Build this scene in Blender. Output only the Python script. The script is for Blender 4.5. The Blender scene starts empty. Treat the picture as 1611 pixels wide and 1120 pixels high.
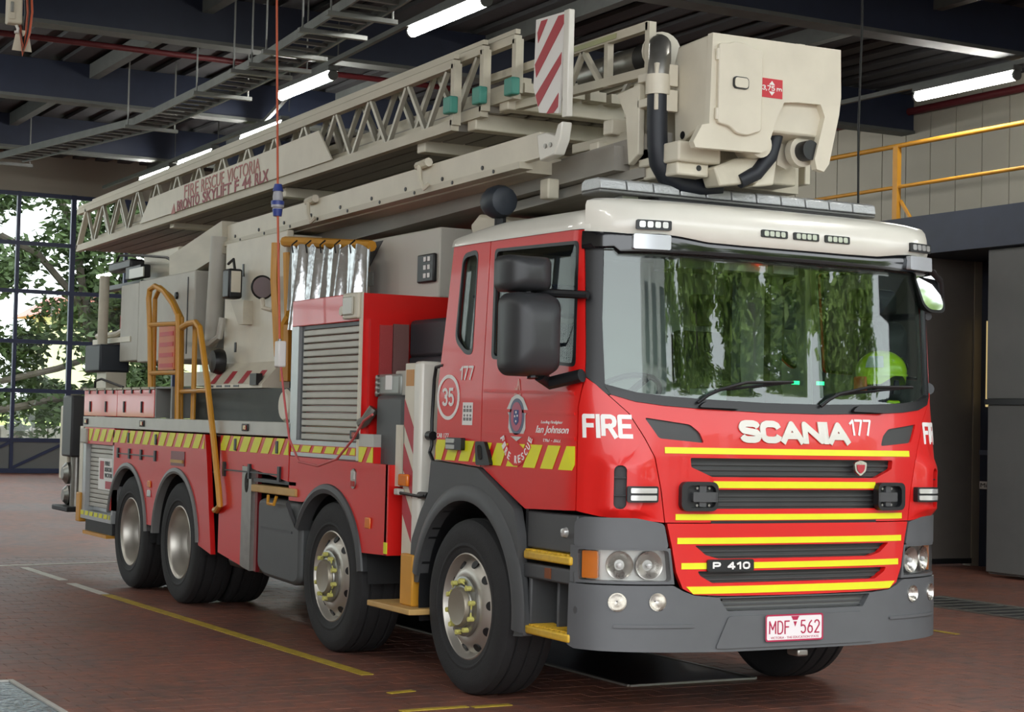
import bpy, bmesh, math, random
from mathutils import Vector, Matrix, geometry

# ---------------------------------------------------------------- camera, world, exposure
SCN = bpy.context.scene
CAM_POS = Vector((9.0036, -5.8834, 1.5531))
YAW, PITCH, ROLL, FPX = 0.5013, 0.0372, 0.0228, 2790.82
IW, IH = 1611.0, 1120.0
FW = Vector((-math.cos(YAW) * math.cos(PITCH), math.sin(YAW) * math.cos(PITCH), math.sin(PITCH)))
_r = FW.cross(Vector((0, 0, 1))).normalized()
_u = _r.cross(FW)
RT = _r * math.cos(ROLL) + _u * math.sin(ROLL)
UP = -_r * math.sin(ROLL) + _u * math.cos(ROLL)
cam_data = bpy.data.cameras.new('camera')
cam = bpy.data.objects.new('camera', cam_data)
SCN.collection.objects.link(cam)
cam.matrix_world = Matrix(((RT.x, UP.x, -FW.x, CAM_POS.x), (RT.y, UP.y, -FW.y, CAM_POS.y), (RT.z, UP.z, -FW.z, CAM_POS.z), (0, 0, 0, 1)))
cam_data.sensor_width = 36.0
cam_data.sensor_fit = 'HORIZONTAL'
cam_data.lens = FPX * 36.0 / IW
cam_data.clip_start = 0.05
cam_data.clip_end = 300
SCN.camera = cam

world = bpy.data.worlds.new('overcast_sky')
SCN.world = world
world.use_nodes = True
bg = world.node_tree.nodes['Background']
bg.inputs[0].default_value = (0.93, 0.97, 1.0, 1)
bg.inputs[1].default_value = 2.6
SCN.view_settings.view_transform = 'Standard'
SCN.view_settings.look = 'None'
SCN.view_settings.exposure = 0.62
SCN.view_settings.gamma = 1.0
SCN.view_settings.use_curve_mapping = False
SCN.cycles.use_denoising = True
SCN.cycles.max_bounces = 8
SCN.cycles.diffuse_bounces = 4
SCN.cycles.glossy_bounces = 4
SCN.cycles.transparent_max_bounces = 16
SCN.cycles.caustics_reflective = False
SCN.cycles.caustics_refractive = False
SCN.cycles.sample_clamp_indirect = 6.0
LAMP_STRENGTH = 42.0

random.seed(7)
# ---------------------------------------------------------------- pixel helpers (direction only)
def ray(u, v):
    return FW + RT * ((u - 805.5) / FPX) - UP * ((v - 560.0) / FPX)
def onY(u, v, y):
    d = ray(u, v); return CAM_POS + d * ((y - CAM_POS.y) / d.y)
def onX(u, v, x):
    d = ray(u, v); return CAM_POS + d * ((x - CAM_POS.x) / d.x)
def onZ(u, v, z):
    d = ray(u, v); return CAM_POS + d * ((z - CAM_POS.z) / d.z)

# ---------------------------------------------------------------- materials
def lin(c):
    return tuple(((x / 255.0) / 12.92) if x <= 10 else (((x / 255.0) + 0.055) / 1.055) ** 2.4 for x in c)
MATS = {}
def mat(name, rgb, rough=0.5, metal=0.0, coat=0.0, var=0.0, vscale=6.0, bump=0.0, bscale=60.0, emit=0.0, spec=0.5, rvar=0.0, stretch=None):
    if name in MATS: return MATS[name]
    m = bpy.data.materials.new(name); m.use_nodes = True
    nt = m.node_tree; b = nt.nodes['Principled BSDF']
    col = lin(rgb) + (1,)
    b.inputs['Base Color'].default_value = col
    b.inputs['Roughness'].default_value = rough
    b.inputs['Metallic'].default_value = metal
    b.inputs['Coat Weight'].default_value = coat
    b.inputs['Coat Roughness'].default_value = 0.05
    b.inputs['Specular IOR Level'].default_value = spec
    tc = nt.nodes.new('ShaderNodeNewGeometry')
    src = tc.outputs['Position']
    if stretch:
        mp = nt.nodes.new('ShaderNodeMapping'); mp.inputs['Scale'].default_value = stretch
        nt.links.new(src, mp.inputs['Vector']); src = mp.outputs['Vector']
    if var or rvar:
        n = nt.nodes.new('ShaderNodeTexNoise'); n.inputs['Scale'].default_value = vscale; n.inputs['Detail'].default_value = 5
        nt.links.new(src, n.inputs['Vector'])
        if var:
            r = nt.nodes.new('ShaderNodeValToRGB')
            r.color_ramp.elements[0].position = 0.3; r.color_ramp.elements[1].position = 0.7
            r.color_ramp.elements[0].color = tuple(x * (1 - var) for x in col[:3]) + (1,)
            r.color_ramp.elements[1].color = tuple(min(1, x * (1 + var)) for x in col[:3]) + (1,)
            nt.links.new(n.outputs['Fac'], r.inputs['Fac']); nt.links.new(r.outputs['Color'], b.inputs['Base Color'])
        if rvar:
            mr = nt.nodes.new('ShaderNodeMapRange')
            mr.inputs['To Min'].default_value = max(0, rough - rvar); mr.inputs['To Max'].default_value = min(1, rough + rvar)
            nt.links.new(n.outputs['Fac'], mr.inputs['Value']); nt.links.new(mr.outputs[0], b.inputs['Roughness'])
    if bump:
        n2 = nt.nodes.new('ShaderNodeTexNoise'); n2.inputs['Scale'].default_value = bscale
        nt.links.new(src, n2.inputs['Vector'])
        bp = nt.nodes.new('ShaderNodeBump'); bp.inputs['Strength'].default_value = bump; bp.inputs['Distance'].default_value = 0.01
        nt.links.new(n2.outputs['Fac'], bp.inputs['Height']); nt.links.new(bp.outputs['Normal'], b.inputs['Normal'])
    if emit:
        b.inputs['Emission Color'].default_value = col; b.inputs['Emission Strength'].default_value = emit
    MATS[name] = m
    return m
def glass_mat(name, tint, ior=1.5, rough=0.0):
    if name in MATS: return MATS[name]
    m = bpy.data.materials.new(name); m.use_nodes = True; nt = m.node_tree
    nt.nodes.clear()
    out = nt.nodes.new('ShaderNodeOutputMaterial'); mix = nt.nodes.new('ShaderNodeMixShader')
    tr = nt.nodes.new('ShaderNodeBsdfTransparent'); gl = nt.nodes.new('ShaderNodeBsdfGlossy'); lw = nt.nodes.new('ShaderNodeLayerWeight')
    lw.inputs['Blend'].default_value = 0.5; f0 = ((ior - 1) / (ior + 1)) ** 2
    pw = nt.nodes.new('ShaderNodeMath'); pw.operation = 'POWER'; pw.inputs[1].default_value = 5.0
    fr = nt.nodes.new('ShaderNodeMath'); fr.operation = 'MULTIPLY_ADD'; fr.inputs[1].default_value = 1 - f0; fr.inputs[2].default_value = f0
    nt.links.new(lw.outputs['Facing'], pw.inputs[0]); nt.links.new(pw.outputs[0], fr.inputs[0])
    tr.inputs[0].default_value = lin(tint) + (1,); gl.inputs['Roughness'].default_value = rough
    nt.links.new(fr.outputs[0], mix.inputs[0]); nt.links.new(tr.outputs[0], mix.inputs[1]); nt.links.new(gl.outputs[0], mix.inputs[2])
    nt.links.new(mix.outputs[0], out.inputs[0])
    MATS[name] = m
    return m

RED = mat('red_paint', (212, 24, 20), 0.36, coat=0.3, var=0.03, vscale=3)
CREAM = mat('cream_paint', (214, 207, 188), 0.42, var=0.05, vscale=5)
CREAM2 = mat('boom_cream', (198, 191, 172), 0.5, var=0.10, vscale=4, stretch=(0.4, 2, 2))
WHITE = mat('white_roof_paint', (226, 223, 212), 0.3, coat=0.4, var=0.02)
PLASTIC = mat('dark_grey_plastic', (70, 71, 72), 0.5, var=0.05, bump=0.08, bscale=400)
BUMPERG = mat('bumper_grey', (90, 92, 94), 0.42, var=0.05)
BLACK = mat('black_plastic', (24, 25, 27), 0.42, var=0.08)
GLOSSB = mat('gloss_black', (16, 18, 22), 0.12, coat=0.6)
RUBBER = mat('tyre_rubber', (33, 33, 34), 0.75, var=0.12, vscale=14, bump=0.2, bscale=120)
GRILLE = mat('grille_grey', (56, 57, 57), 0.5, var=0.1)
YEL = mat('reflective_yellow', (228, 226, 32), 0.45, var=0.03)
YRAIL = mat('safety_yellow_paint', (206, 146, 44), 0.42, var=0.06)
STEPY = mat('step_yellow', (212, 170, 52), 0.5, var=0.10, vscale=40)
ALU = mat('aluminium', (176, 178, 178), 0.38, metal=0.75, var=0.06, vscale=10)
CHROME = mat('polished_steel', (214, 210, 202), 0.28, metal=1.0, var=0.05, vscale=20, rvar=0.06)
STEEL = mat('dull_steel', (150, 148, 142), 0.36, metal=0.85, var=0.1, vscale=12)
GREYBOX = mat('grey_cabinet_paint', (186, 183, 172), 0.5, var=0.05)
SLATM = mat('shutter_aluminium', (176, 172, 162), 0.45, metal=0.35, var=0.05)
WHT = mat('white_vinyl', (236, 234, 230), 0.45)
REDV = mat('red_vinyl', (176, 30, 48), 0.45)
REDW = mat('marker_stripe_red', (178, 52, 62), 0.5)
AMBER = mat('amber_lens', (226, 122, 24), 0.2, coat=0.5)
REDL = mat('red_lens', (170, 24, 20), 0.2, coat=0.5)
LENS = mat('clear_lens_inner', (214, 214, 210), 0.2, metal=0.6)
NUTY = mat('nut_indicator_yellow', (206, 200, 112), 0.55)
RIM = mat('satin_alloy_rim', (198, 193, 184), 0.42, metal=0.85)
DKGREEN = mat('dark_deck_panel', (62, 66, 62), 0.6, var=0.08)
FOIL = mat('silver_foil', (205, 206, 208), 0.22, metal=0.95, var=0.08, vscale=16, bump=0.5, bscale=14)
HOSEB = mat('black_hose', (26, 30, 38), 0.5)
TEAL = mat('teal_pad', (74, 148, 132), 0.5)
CHASSIS = mat('chassis_black', (26, 27, 28), 0.6, var=0.1)
INTER = mat('cab_trim_grey', (120, 120, 117), 0.7, var=0.05)
INTERD = mat('cab_trim_dark', (36, 37, 39), 0.6, var=0.08)
INTERL = mat('cab_lining_light', (196, 193, 184), 0.75, var=0.04)
LIME = mat('lime_helmet_shell', (196, 232, 24), 0.28, coat=0.6)
GREENL = mat('green_led', (40, 240, 130), 0.4, emit=2.5)
REDLED = mat('red_led', (255, 70, 40), 0.4, emit=3.0)
GLASS = glass_mat('windscreen_glass', (226, 236, 232), 1.75)
SGLASS = glass_mat('side_glass', (214, 220, 216), 1.5)
LGLASS = glass_mat('lamp_cover_glass', (248, 248, 248), 1.5)
WGLASS = glass_mat('side_window_glass', (222, 226, 224), 1.4)
DGLASS = glass_mat('door_glass', (244, 247, 246), 1.4)

# ---------------------------------------------------------------- mesh builder
COL = SCN.collection
class M:
    def __init__(s): s.v = []; s.f = []
    def add(s, vs, fs):
        o = len(s.v); s.v += [tuple(p) for p in vs]; s.f += [tuple(i + o for i in f) for f in fs]; return s
    def box(s, x0, x1, y0, y1, z0, z1):
        vs = [(x, y, z) for x in (x0, x1) for y in (y0, y1) for z in (z0, z1)]
        return s.add(vs, [(0, 1, 3, 2), (4, 6, 7, 5), (0, 4, 5, 1), (2, 3, 7, 6), (0, 2, 6, 4), (1, 5, 7, 3)])
    def bar(s, p0, p1, w, h, up=(0, 0, 1)):
        p0 = Vector(p0); p1 = Vector(p1); d = (p1 - p0).normalized(); up = Vector(up)
        if abs(d.dot(up)) > 0.98: up = Vector((1, 0, 0))
        a = d.cross(up).normalized() * (w / 2); b = a.cross(d).normalized() * (h / 2)
        vs = [p + i * a + j * b for p in (p0, p1) for i in (-1, 1) for j in (-1, 1)]
        return s.add(vs, [(0, 1, 3, 2), (4, 6, 7, 5), (0, 4, 5, 1), (2, 3, 7, 6), (0, 2, 6, 4), (1, 5, 7, 3)])
    def cyl(s, p0, p1, r0, r1=None, n=16):
        r1 = r0 if r1 is None else r1
        p0 = Vector(p0); p1 = Vector(p1); d = (p1 - p0).normalized()
        a = d.cross(Vector((0, 0, 1)) if abs(d.z) < 0.9 else Vector((1, 0, 0))).normalized(); b = d.cross(a)
        vs = []
        for p, r in ((p0, r0), (p1, r1)):
            vs += [p + (a * math.cos(2 * math.pi * i / n) + b * math.sin(2 * math.pi * i / n)) * r for i in range(n)]
        fs = [(i, (i + 1) % n, n + (i + 1) % n, n + i) for i in range(n)] + [tuple(range(n - 1, -1, -1)), tuple(range(n, 2 * n))]
        return s.add(vs, fs)
    def tube(s, pts, r, n=8):
        pts = [Vector(p) for p in pts]; rings = []; prev = None
        for i, p in enumerate(pts):
            d = (pts[min(i + 1, len(pts) - 1)] - pts[max(i - 1, 0)]).normalized()
            if prev is None:
                a = d.cross(Vector((0, 0, 1)) if abs(d.z) < 0.9 else Vector((1, 0, 0))).normalized()
            else:
                a = (prev - d * prev.dot(d)).normalized()
            prev = a; b = d.cross(a)
            rings.append([p + (a * math.cos(2 * math.pi * k / n) + b * math.sin(2 * math.pi * k / n)) * r for k in range(n)])
        vs = [p for q in rings for p in q]; fs = []
        for i in range(len(pts) - 1):
            for k in range(n):
                fs.append((i * n + k, i * n + (k + 1) % n, (i + 1) * n + (k + 1) % n, (i + 1) * n + k))
        fs += [tuple(range(n - 1, -1, -1)), tuple(range((len(pts) - 1) * n, len(pts) * n))]
        return s.add(vs, fs)
    def lathe(s, prof, org=(0, 0, 0), axis='Y', n=32, flip=1, closed=False):
        vs = []; k = len(prof)
        for i in range(n):
            a = 2 * math.pi * i / n; c, t = math.cos(a), math.sin(a)
            for r, h in prof:
                h *= flip
                p = {'Y': (r * c, h, r * t), 'X': (h, r * c, r * t), 'Z': (r * c, r * t, h)}[axis]
                vs.append((p[0] + org[0], p[1] + org[1], p[2] + org[2]))
        fs = []
        for i in range(n):
            j = (i + 1) % n
            for q in range(k if closed else k - 1):
                e = (q + 1) % k
                fs.append((i * k + q, j * k + q, j * k + e, i * k + e))
        return s.add(vs, fs)
    def prism(s, poly, axis, a0, a1):
        n = len(poly)
        def mk(p, a): return {'Y': (p[0], a, p[1]), 'X': (a, p[0], p[1]), 'Z': (p[0], p[1], a)}[axis]
        vs = [mk(p, a0) for p in poly] + [mk(p, a1) for p in poly]
        fs = [(i, (i + 1) % n, n + (i + 1) % n, n + i) for i in range(n)] + [tuple(range(n)), tuple(range(2 * n - 1, n - 1, -1))]
        return s.add(vs, fs)
    def grid(s, rows, close=False):
        nr = len(rows); nc = len(rows[0]); vs = [p for r in rows for p in r]; fs = []
        for i in range(nr - 1):
            for j in range(nc if close else nc - 1):
                k = (j + 1) % nc
                fs.append((i * nc + j, i * nc + k, (i + 1) * nc + k, (i + 1) * nc + j))
        return s.add(vs, fs)
def mesh_of(name, m, mat_, smooth=False, angle=35, recalc=True):
    me = bpy.data.meshes.new(name); me.from_pydata(m.v, [], m.f)
    if recalc:
        b = bmesh.new(); b.from_mesh(me); bmesh.ops.recalc_face_normals(b, faces=b.faces[:]); b.to_mesh(me); b.free()
    me.materials.append(mat_)
    if smooth:
        me.polygons.foreach_set('use_smooth', [True] * len(me.polygons)); me.set_sharp_from_angle(angle=math.radians(angle))
    return me
def P(name, m, mat_, parent=None, bevel=0.0, smooth=False, loc=None, label=None, seg=2, angle=35):
    me = mesh_of(name, m, mat_, smooth or bevel > 0, angle)
    o = bpy.data.objects.new(name, me); COL.objects.link(o)
    if parent is not None: o.parent = parent
    if loc is not None: o.location = loc
    if bevel > 0:
        md = o.modifiers.new('bevel', 'BEVEL'); md.width = bevel; md.segments = seg; md.limit_method = 'ANGLE'; md.angle_limit = math.radians(40)
    if label: o['label'] = label
    return o
def CP(src, parent=None, loc=None, rot=None, label=None, scale=None):
    o = src.copy(); COL.objects.link(o)
    o.parent = parent
    if loc is not None: o.location = loc
    if rot is not None: o.rotation_euler = rot
    if scale is not None: o.scale = scale
    if label: o['label'] = label
    return o
def copy_tree(src, parent=None, loc=None, rot=None):
    o = CP(src, parent, loc, rot)
    for ch in [c for c in SCN.objects if c.parent is src]: 
        copy_tree(ch, o)
    return o
def thing(name, label, cat, loc=(0, 0, 0), group=None, rotz=0):
    o = bpy.data.objects.new(name, None); COL.objects.link(o); o.location = loc; o.rotation_euler = (0, 0, rotz)
    o.empty_display_size = 0.2
    return tag(o, label, cat, group)
def tag(o, label=None, cat=None, group=None, kind=None):
    if label: o['label'] = label
    if cat: o['category'] = cat
    if group: o['group'] = group
    if kind: o['kind'] = kind
    return o
def struct(name, m, mat_, bevel=0.0, label=None, cat=None, parent=None, smooth=False):
    o = P(name, m, mat_, parent, bevel, smooth)
    o['kind'] = 'structure'
    return tag(o, label, cat)
def bx(name, mat_, parent, x0, x1, y0, y1, z0, z1, bevel=0.0, label=None):
    return P(name, M().box(x0, x1, y0, y1, z0, z1), mat_, parent, bevel, label=label)

# ---------------------------------------------------------------- 2D sheets wrapped on surfaces
def inside(p, poly):
    c = False; n = len(poly); j = n - 1
    for i in range(n):
        if (poly[i][1] > p[1]) != (poly[j][1] > p[1]) and p[0] < (poly[j][0] - poly[i][0]) * (p[1] - poly[i][1]) / (poly[j][1] - poly[i][1]) + poly[i][0]: c = not c
        j = i
    return c
def bm_poly(outer, holes=()):
    vs = []; es = []
    for lp in [outer] + list(holes):
        o = len(vs); n = len(lp); vs += [Vector((a, b)) for a, b in lp]; es += [(o + i, o + (i + 1) % n) for i in range(n)]
    r = geometry.delaunay_2d_cdt(vs, es, [], 0, 1e-6)
    b = bmesh.new(); bv = [b.verts.new((p.x, p.y, 0)) for p in r[0]]
    for f in r[2]:
        c = sum((Vector(r[0][i]) for i in f), Vector((0, 0))) / len(f)
        if inside(c, outer) and not any(inside(c, h) for h in holes): b.faces.new([bv[i] for i in f])
    for v in [v for v in b.verts if not v.link_faces]: b.verts.remove(v)
    return b
def cut(b, xs=(), ys=()):
    for ax, vals in ((0, xs), (1, ys)):
        for t in vals:
            no = (1, 0, 0) if ax == 0 else (0, 1, 0); co = (t, 0, 0) if ax == 0 else (0, t, 0)
            bmesh.ops.bisect_plane(b, geom=b.verts[:] + b.edges[:] + b.faces[:], plane_co=co, plane_no=no, dist=1e-6)
def wrap(b, fn, off0, off1):
    m = M(); b.verts.index_update(); n = len(b.verts)
    top = [fn(v.co.x, v.co.y, off1) for v in b.verts]; bot = [fn(v.co.x, v.co.y, off0) for v in b.verts]
    fs = []
    for f in b.faces:
        ix = [v.index for v in f.verts]; fs.append(tuple(ix))
        if off0 is not None: fs.append(tuple(i + n for i in reversed(ix)))
    for e in b.edges:
        if len(e.link_faces) == 1:
            a, c = e.verts[0].index, e.verts[1].index; fs.append((a, c, c + n, a + n))
    m.add(top + bot, fs); b.free(); return m
def rrect(a0, b0, a1, b1, r, n=5):
    out = []
    for cx, cy, st in ((a1 - r, b1 - r, 0), (a0 + r, b1 - r, 90), (a0 + r, b0 + r, 180), (a1 - r, b0 + r, 270)):
        for i in range(n + 1):
            t = math.radians(st + 90 * i / n); out.append((cx + r * math.cos(t), cy + r * math.sin(t)))
    return out
def rpoly(pts, r, n=4):
    out = []; k = len(pts)
    for i in range(k):
        p = Vector(pts[i]); a = Vector(pts[i - 1]) - p; c = Vector(pts[(i + 1) % k]) - p
        rr = min(r, a.length * 0.45, c.length * 0.45); s = p + a.normalized() * rr; e = p + c.normalized() * rr
        for j in range(n + 1):
            t = j / n; q = s * (1 - t) ** 2 + p * 2 * t * (1 - t) + e * t * t; out.append((q.x, q.y))
    return out
def ell(cx, cy, rx, ry, n=28): return [(cx + rx * math.cos(2 * math.pi * i / n), cy + ry * math.sin(2 * math.pi * i / n)) for i in range(n)]
def fY(y, sgn=-1): return lambda a, b, o: (a, y + sgn * o, b)
def fX(x): return lambda a, b, o: (x + o, a, b)

# cab surface: plan outline is a superellipse nose on straight sides
AZ = [(.3, .47), (.95, .46), (1.40, .46), (1.52, .44), (1.72, .39), (2.45, .34), (2.8, .33)]
WZ = [(.3, 1.2), (1.75, 1.2), (2.6, 1.165), (2.8, 1.16)]
def lerp(t, z):
    if z <= t[0][0]: return t[0][1]
    for (a, b), (c, d) in zip(t, t[1:]):
        if z <= c: return b + (d - b) * (z - a) / (c - a)
    return t[-1][1]
_N = 400
_yy = [-1.2 * max(0.0, math.cos(i / _N * math.pi / 2)) ** .8 for i in range(_N + 1)]; _yy[-1] = 0.0
_xx = [max(0.0, 1 - abs(y / 1.2) ** 3) ** (1 / 3) for y in _yy]; _xx[0] = 0.0
_L = [0.0]
for _i in range(_N): _L.append(_L[-1] + math.hypot(_yy[_i + 1] - _yy[_i], .46 * (_xx[_i + 1] - _xx[_i])))
SC = 1.0 + _L[-1]
import bisect as _bi
def _pt(s, z):
    A = lerp(AZ, z); W = lerp(WZ, z)
    if s <= 1.0: return s, -W
    q = min(s - 1.0, _L[-1]); i = min(max(_bi.bisect_right(_L, q) - 1, 0), _N - 1)
    t = (q - _L[i]) / (_L[i + 1] - _L[i])
    return 1.0 + (_xx[i] + (_xx[i + 1] - _xx[i]) * t) * A, (_yy[i] + (_yy[i + 1] - _yy[i]) * t) * W / 1.2
def bulge(s, z):
    def sm(a, b, x): t = min(1, max(0, (x - a) / (b - a))); return t * t * (3 - 2 * t)
    return 0.035 * sm(1.24, 1.36, s) * (1 - sm(1.46, 1.60, s)) * sm(1.08, 1.12, z) * (1 - sm(1.33, 1.44, z))
def cab(s, z, o=0.0):
    mir = s > SC
    if mir: s = 2 * SC - s
    x, y = _pt(s, z)
    if s <= 0.98: nx, ny = 0.0, -1.0
    else:
        a = _pt(s - .012, z); b = _pt(min(s + .012, SC), z); dx, dy = b[0] - a[0], b[1] - a[1]
        if s + .012 >= SC: dx = 0.0; dy = 1.0
        l = math.hypot(dx, dy); nx, ny = dy / l, -dx / l
    o += bulge(s, z)
    x += nx * o; y += ny * o
    return (x, -y if mir else y, z)
CABX = [1.0 + 0.035 * i for i in range(int((2 * SC - 2.0) / 0.035) + 2)]
CABZ = (1.12, 1.22, 1.33, 1.40, 1.52, 1.62, 1.72)
def mirp(pts): return [(2 * SC - a, b) for a, b in reversed(pts)]
def csheet(name, mat_, parent, outer, holes=(), off=-0.03, th=0.03, mirror=False, label=None, smooth=True, fn=cab):
    if mirror: outer = mirp(outer); holes = [mirp(h) for h in holes]
    b = bm_poly(outer, holes)
    lo = min(p[0] for p in outer); hi = max(p[0] for p in outer); zl = min(p[1] for p in outer); zh = max(p[1] for p in outer)
    cut(b, [x for x in CABX if lo < x < hi], [z for z in CABZ if zl < z < zh])
    return P(name, wrap(b, fn, off, off + th), mat_, parent, smooth=smooth, label=label, angle=40)
def sheet(name, mat_, parent, outer, holes=(), fn=None, off=0.0, th=0.02, label=None):
    return P(name, wrap(bm_poly(outer, holes), fn, off, off + th), mat_, parent, label=label)
def text_bm(txt, bold=0.0, shear=0.0, spacing=1.0):
    cu = bpy.data.curves.new('txt', 'FONT'); cu.body = txt; cu.offset = bold; cu.shear = shear; cu.space_character = spacing
    cu.resolution_u = 3; cu.fill_mode = 'FRONT'
    o = bpy.data.objects.new('txt', cu); COL.objects.link(o)
    bpy.context.view_layer.update()
    dg = bpy.context.evaluated_depsgraph_get()
    me = bpy.data.meshes.new_from_object(o.evaluated_get(dg))
    b = bmesh.new(); b.from_mesh(me); bpy.data.objects.remove(o); bpy.data.meshes.remove(me)
    bmesh.ops.remove_doubles(b, verts=b.verts[:], dist=1e-5)
    return b
def fit(b, a0, b0, a1, b1):
    xs = [v.co.x for v in b.verts]; ys = [v.co.y for v in b.verts]
    for v in b.verts:
        v.co.x = a0 + (v.co.x - min(xs)) / (max(xs) - min(xs)) * (a1 - a0)
        v.co.y = b0 + (v.co.y - min(ys)) / (max(ys) - min(ys)) * (b1 - b0); v.co.z = 0
    return b
def text(name, txt, mat_, parent, box, fn, off=0.002, th=0.002, bold=0.0, shear=0.0, curved=False, spacing=1.0, slope=0.0):
    b = fit(text_bm(txt, bold, shear, spacing), *box)
    if slope:
        for v in b.verts: v.co.y += (v.co.x - box[0]) * slope
    if curved: cut(b, [x for x in CABX if box[0] < x < box[2]], ())
    return P(name, wrap(b, fn, off, off + th), mat_, parent)
def chev(a0, a1, b0, b1, pitch, w, lean, start=0.0):
    out = []; t = a0 - lean + start
    while t < a1:
        poly = [(t, b0), (t + w, b0), (t + w + lean, b1), (t + lean, b1)]
        res = poly
        for sgn, lim in ((1, a0), (-1, a1)):                 # clip to the band
            q = []; 
            for i in range(len(res)):
                p, n = res[i], res[(i + 1) % len(res)]
                ip, inn = sgn * (p[0] - lim) >= 0, sgn * (n[0] - lim) >= 0
                if ip: q.append(p)
                if ip != inn:
                    k = (lim - p[0]) / (n[0] - p[0]); q.append((lim, p[1] + k * (n[1] - p[1])))
            res = q
            if not res: break
        if len(res) > 2: out.append(res)
        t += pitch
    return out
def polys(name, lst, mat_, parent, fn, off=0.002, th=0.002, curved=False):
    m = M()
    for pl in lst:
        b = bm_poly(pl)
        if curved: cut(b, [x for x in CABX if min(p[0] for p in pl) < x < max(p[0] for p in pl)], ())
        w = wrap(b, fn, off, off + th); m.add(w.v, w.f)
    return P(name, m, mat_, parent)

# plain bold stroke lettering (union of thick strokes)
GL = {
 'S': (.9, [[(1, .78), (.92, .93), (.72, 1), (.28, 1), (.08, .93), (0, .78), (0, .70), (.10, .57), (.90, .43), (1, .30), (1, .22), (.92, .07), (.72, 0), (.28, 0), (.08, .07), (0, .22)]]),
 'C': (.9, [[(1, .72), (.93, .90), (.72, 1), (.28, 1), (.07, .90), (0, .72), (0, .28), (.07, .10), (.28, 0), (.72, 0), (.93, .10), (1, .28)]]),
 'A': (1.0, [[(0, 0), (.5, 1), (1, 0)], [(.2, .28), (.8, .28)]]), 'N': (.95, [[(0, 0), (0, 1), (1, 0), (1, 1)]]), 'I': (0.0, [[(0, 0), (0, 1)]]),
 'F': (.72, [[(0, 0), (0, 1), (1, 1)], [(0, .53), (.85, .53)]]), 'E': (.75, [[(1, 0), (0, 0), (0, 1), (1, 1)], [(0, .52), (.88, .52)]]),
 'R': (.85, [[(0, 0), (0, 1), (.68, 1), (.93, .92), (1, .76), (.93, .58), (.68, .5), (0, .5)], [(.5, .5), (1, 0)]]),
 'P': (.8, [[(0, 0), (0, 1), (.68, 1), (.93, .92), (1, .74), (.93, .54), (.68, .46), (0, .46)]]),
 'M': (1.05, [[(0, 0), (0, 1), (.5, .35), (1, 1), (1, 0)]]), 'D': (.85, [[(0, 0), (0, 1), (.55, 1), (.88, .88), (1, .62), (1, .38), (.88, .12), (.55, 0), (0, 0)]]),
 '0': (.8, [[(.5, 1), (.15, .93), (0, .72), (0, .28), (.15, .07), (.5, 0), (.85, .07), (1, .28), (1, .72), (.85, .93), (.5, 1)]]),
 '1': (.35, [[(0, .78), (1, 1), (1, 0)]]), '7': (.78, [[(0, 1), (1, 1), (.35, 0)]]), '4': (.85, [[(.75, 0), (.75, 1), (0, .28), (1, .28)]]),
 '2': (.78, [[(0, .78), (.1, .93), (.4, 1), (.75, .97), (1, .78), (.95, .6), (0, 0), (1, 0)]]),
 '3': (.75, [[(0, .82), (.15, .95), (.5, 1), (.85, .94), (1, .78), (.9, .6), (.45, .52)], [(.45, .52), (.9, .44), (1, .24), (.85, .06), (.5, 0), (.15, .05), (0, .18)]]),
 '5': (.78, [[(.95, 1), (.12, 1), (.05, .56), (.4, .64), (.8, .58), (1, .38), (.95, .15), (.7, .02), (.35, 0), (0, .15)]]),
 '6': (.8, [[(.85, 1), (.4, .78), (.08, .45), (0, .25), (.15, .06), (.5, 0), (.85, .06), (1, .26), (.88, .48), (.5, .56), (.15, .48)]]),
 'm': (1.2, [[(0, 0), (0, .62)], [(0, .45), (.15, .6), (.38, .6), (.5, .45), (.5, 0)], [(.5, .45), (.65, .6), (.88, .6), (1, .45), (1, 0)]]),
 ',': (.08, [[(.8, .05), (0, -.16)]]), ' ': (.3, []),
}
def bm_union(pls):
    vs = []; es = []
    for lp in pls:
        o = len(vs); n = len(lp); vs += [Vector(p) for p in lp]; es += [(o + i, o + (i + 1) % n) for i in range(n)]
    r = geometry.delaunay_2d_cdt(vs, es, [], 0, 1e-6)
    b = bmesh.new(); bv = [b.verts.new((p.x, p.y, 0)) for p in r[0]]
    for f in r[2]:
        c = sum((Vector(r[0][i]) for i in f), Vector((0, 0))) / len(f)
        if any(inside(c, h) for h in pls): b.faces.new([bv[i] for i in f])
    for v in [v for v in b.verts if not v.link_faces]: b.verts.remove(v)
    return b
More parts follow.
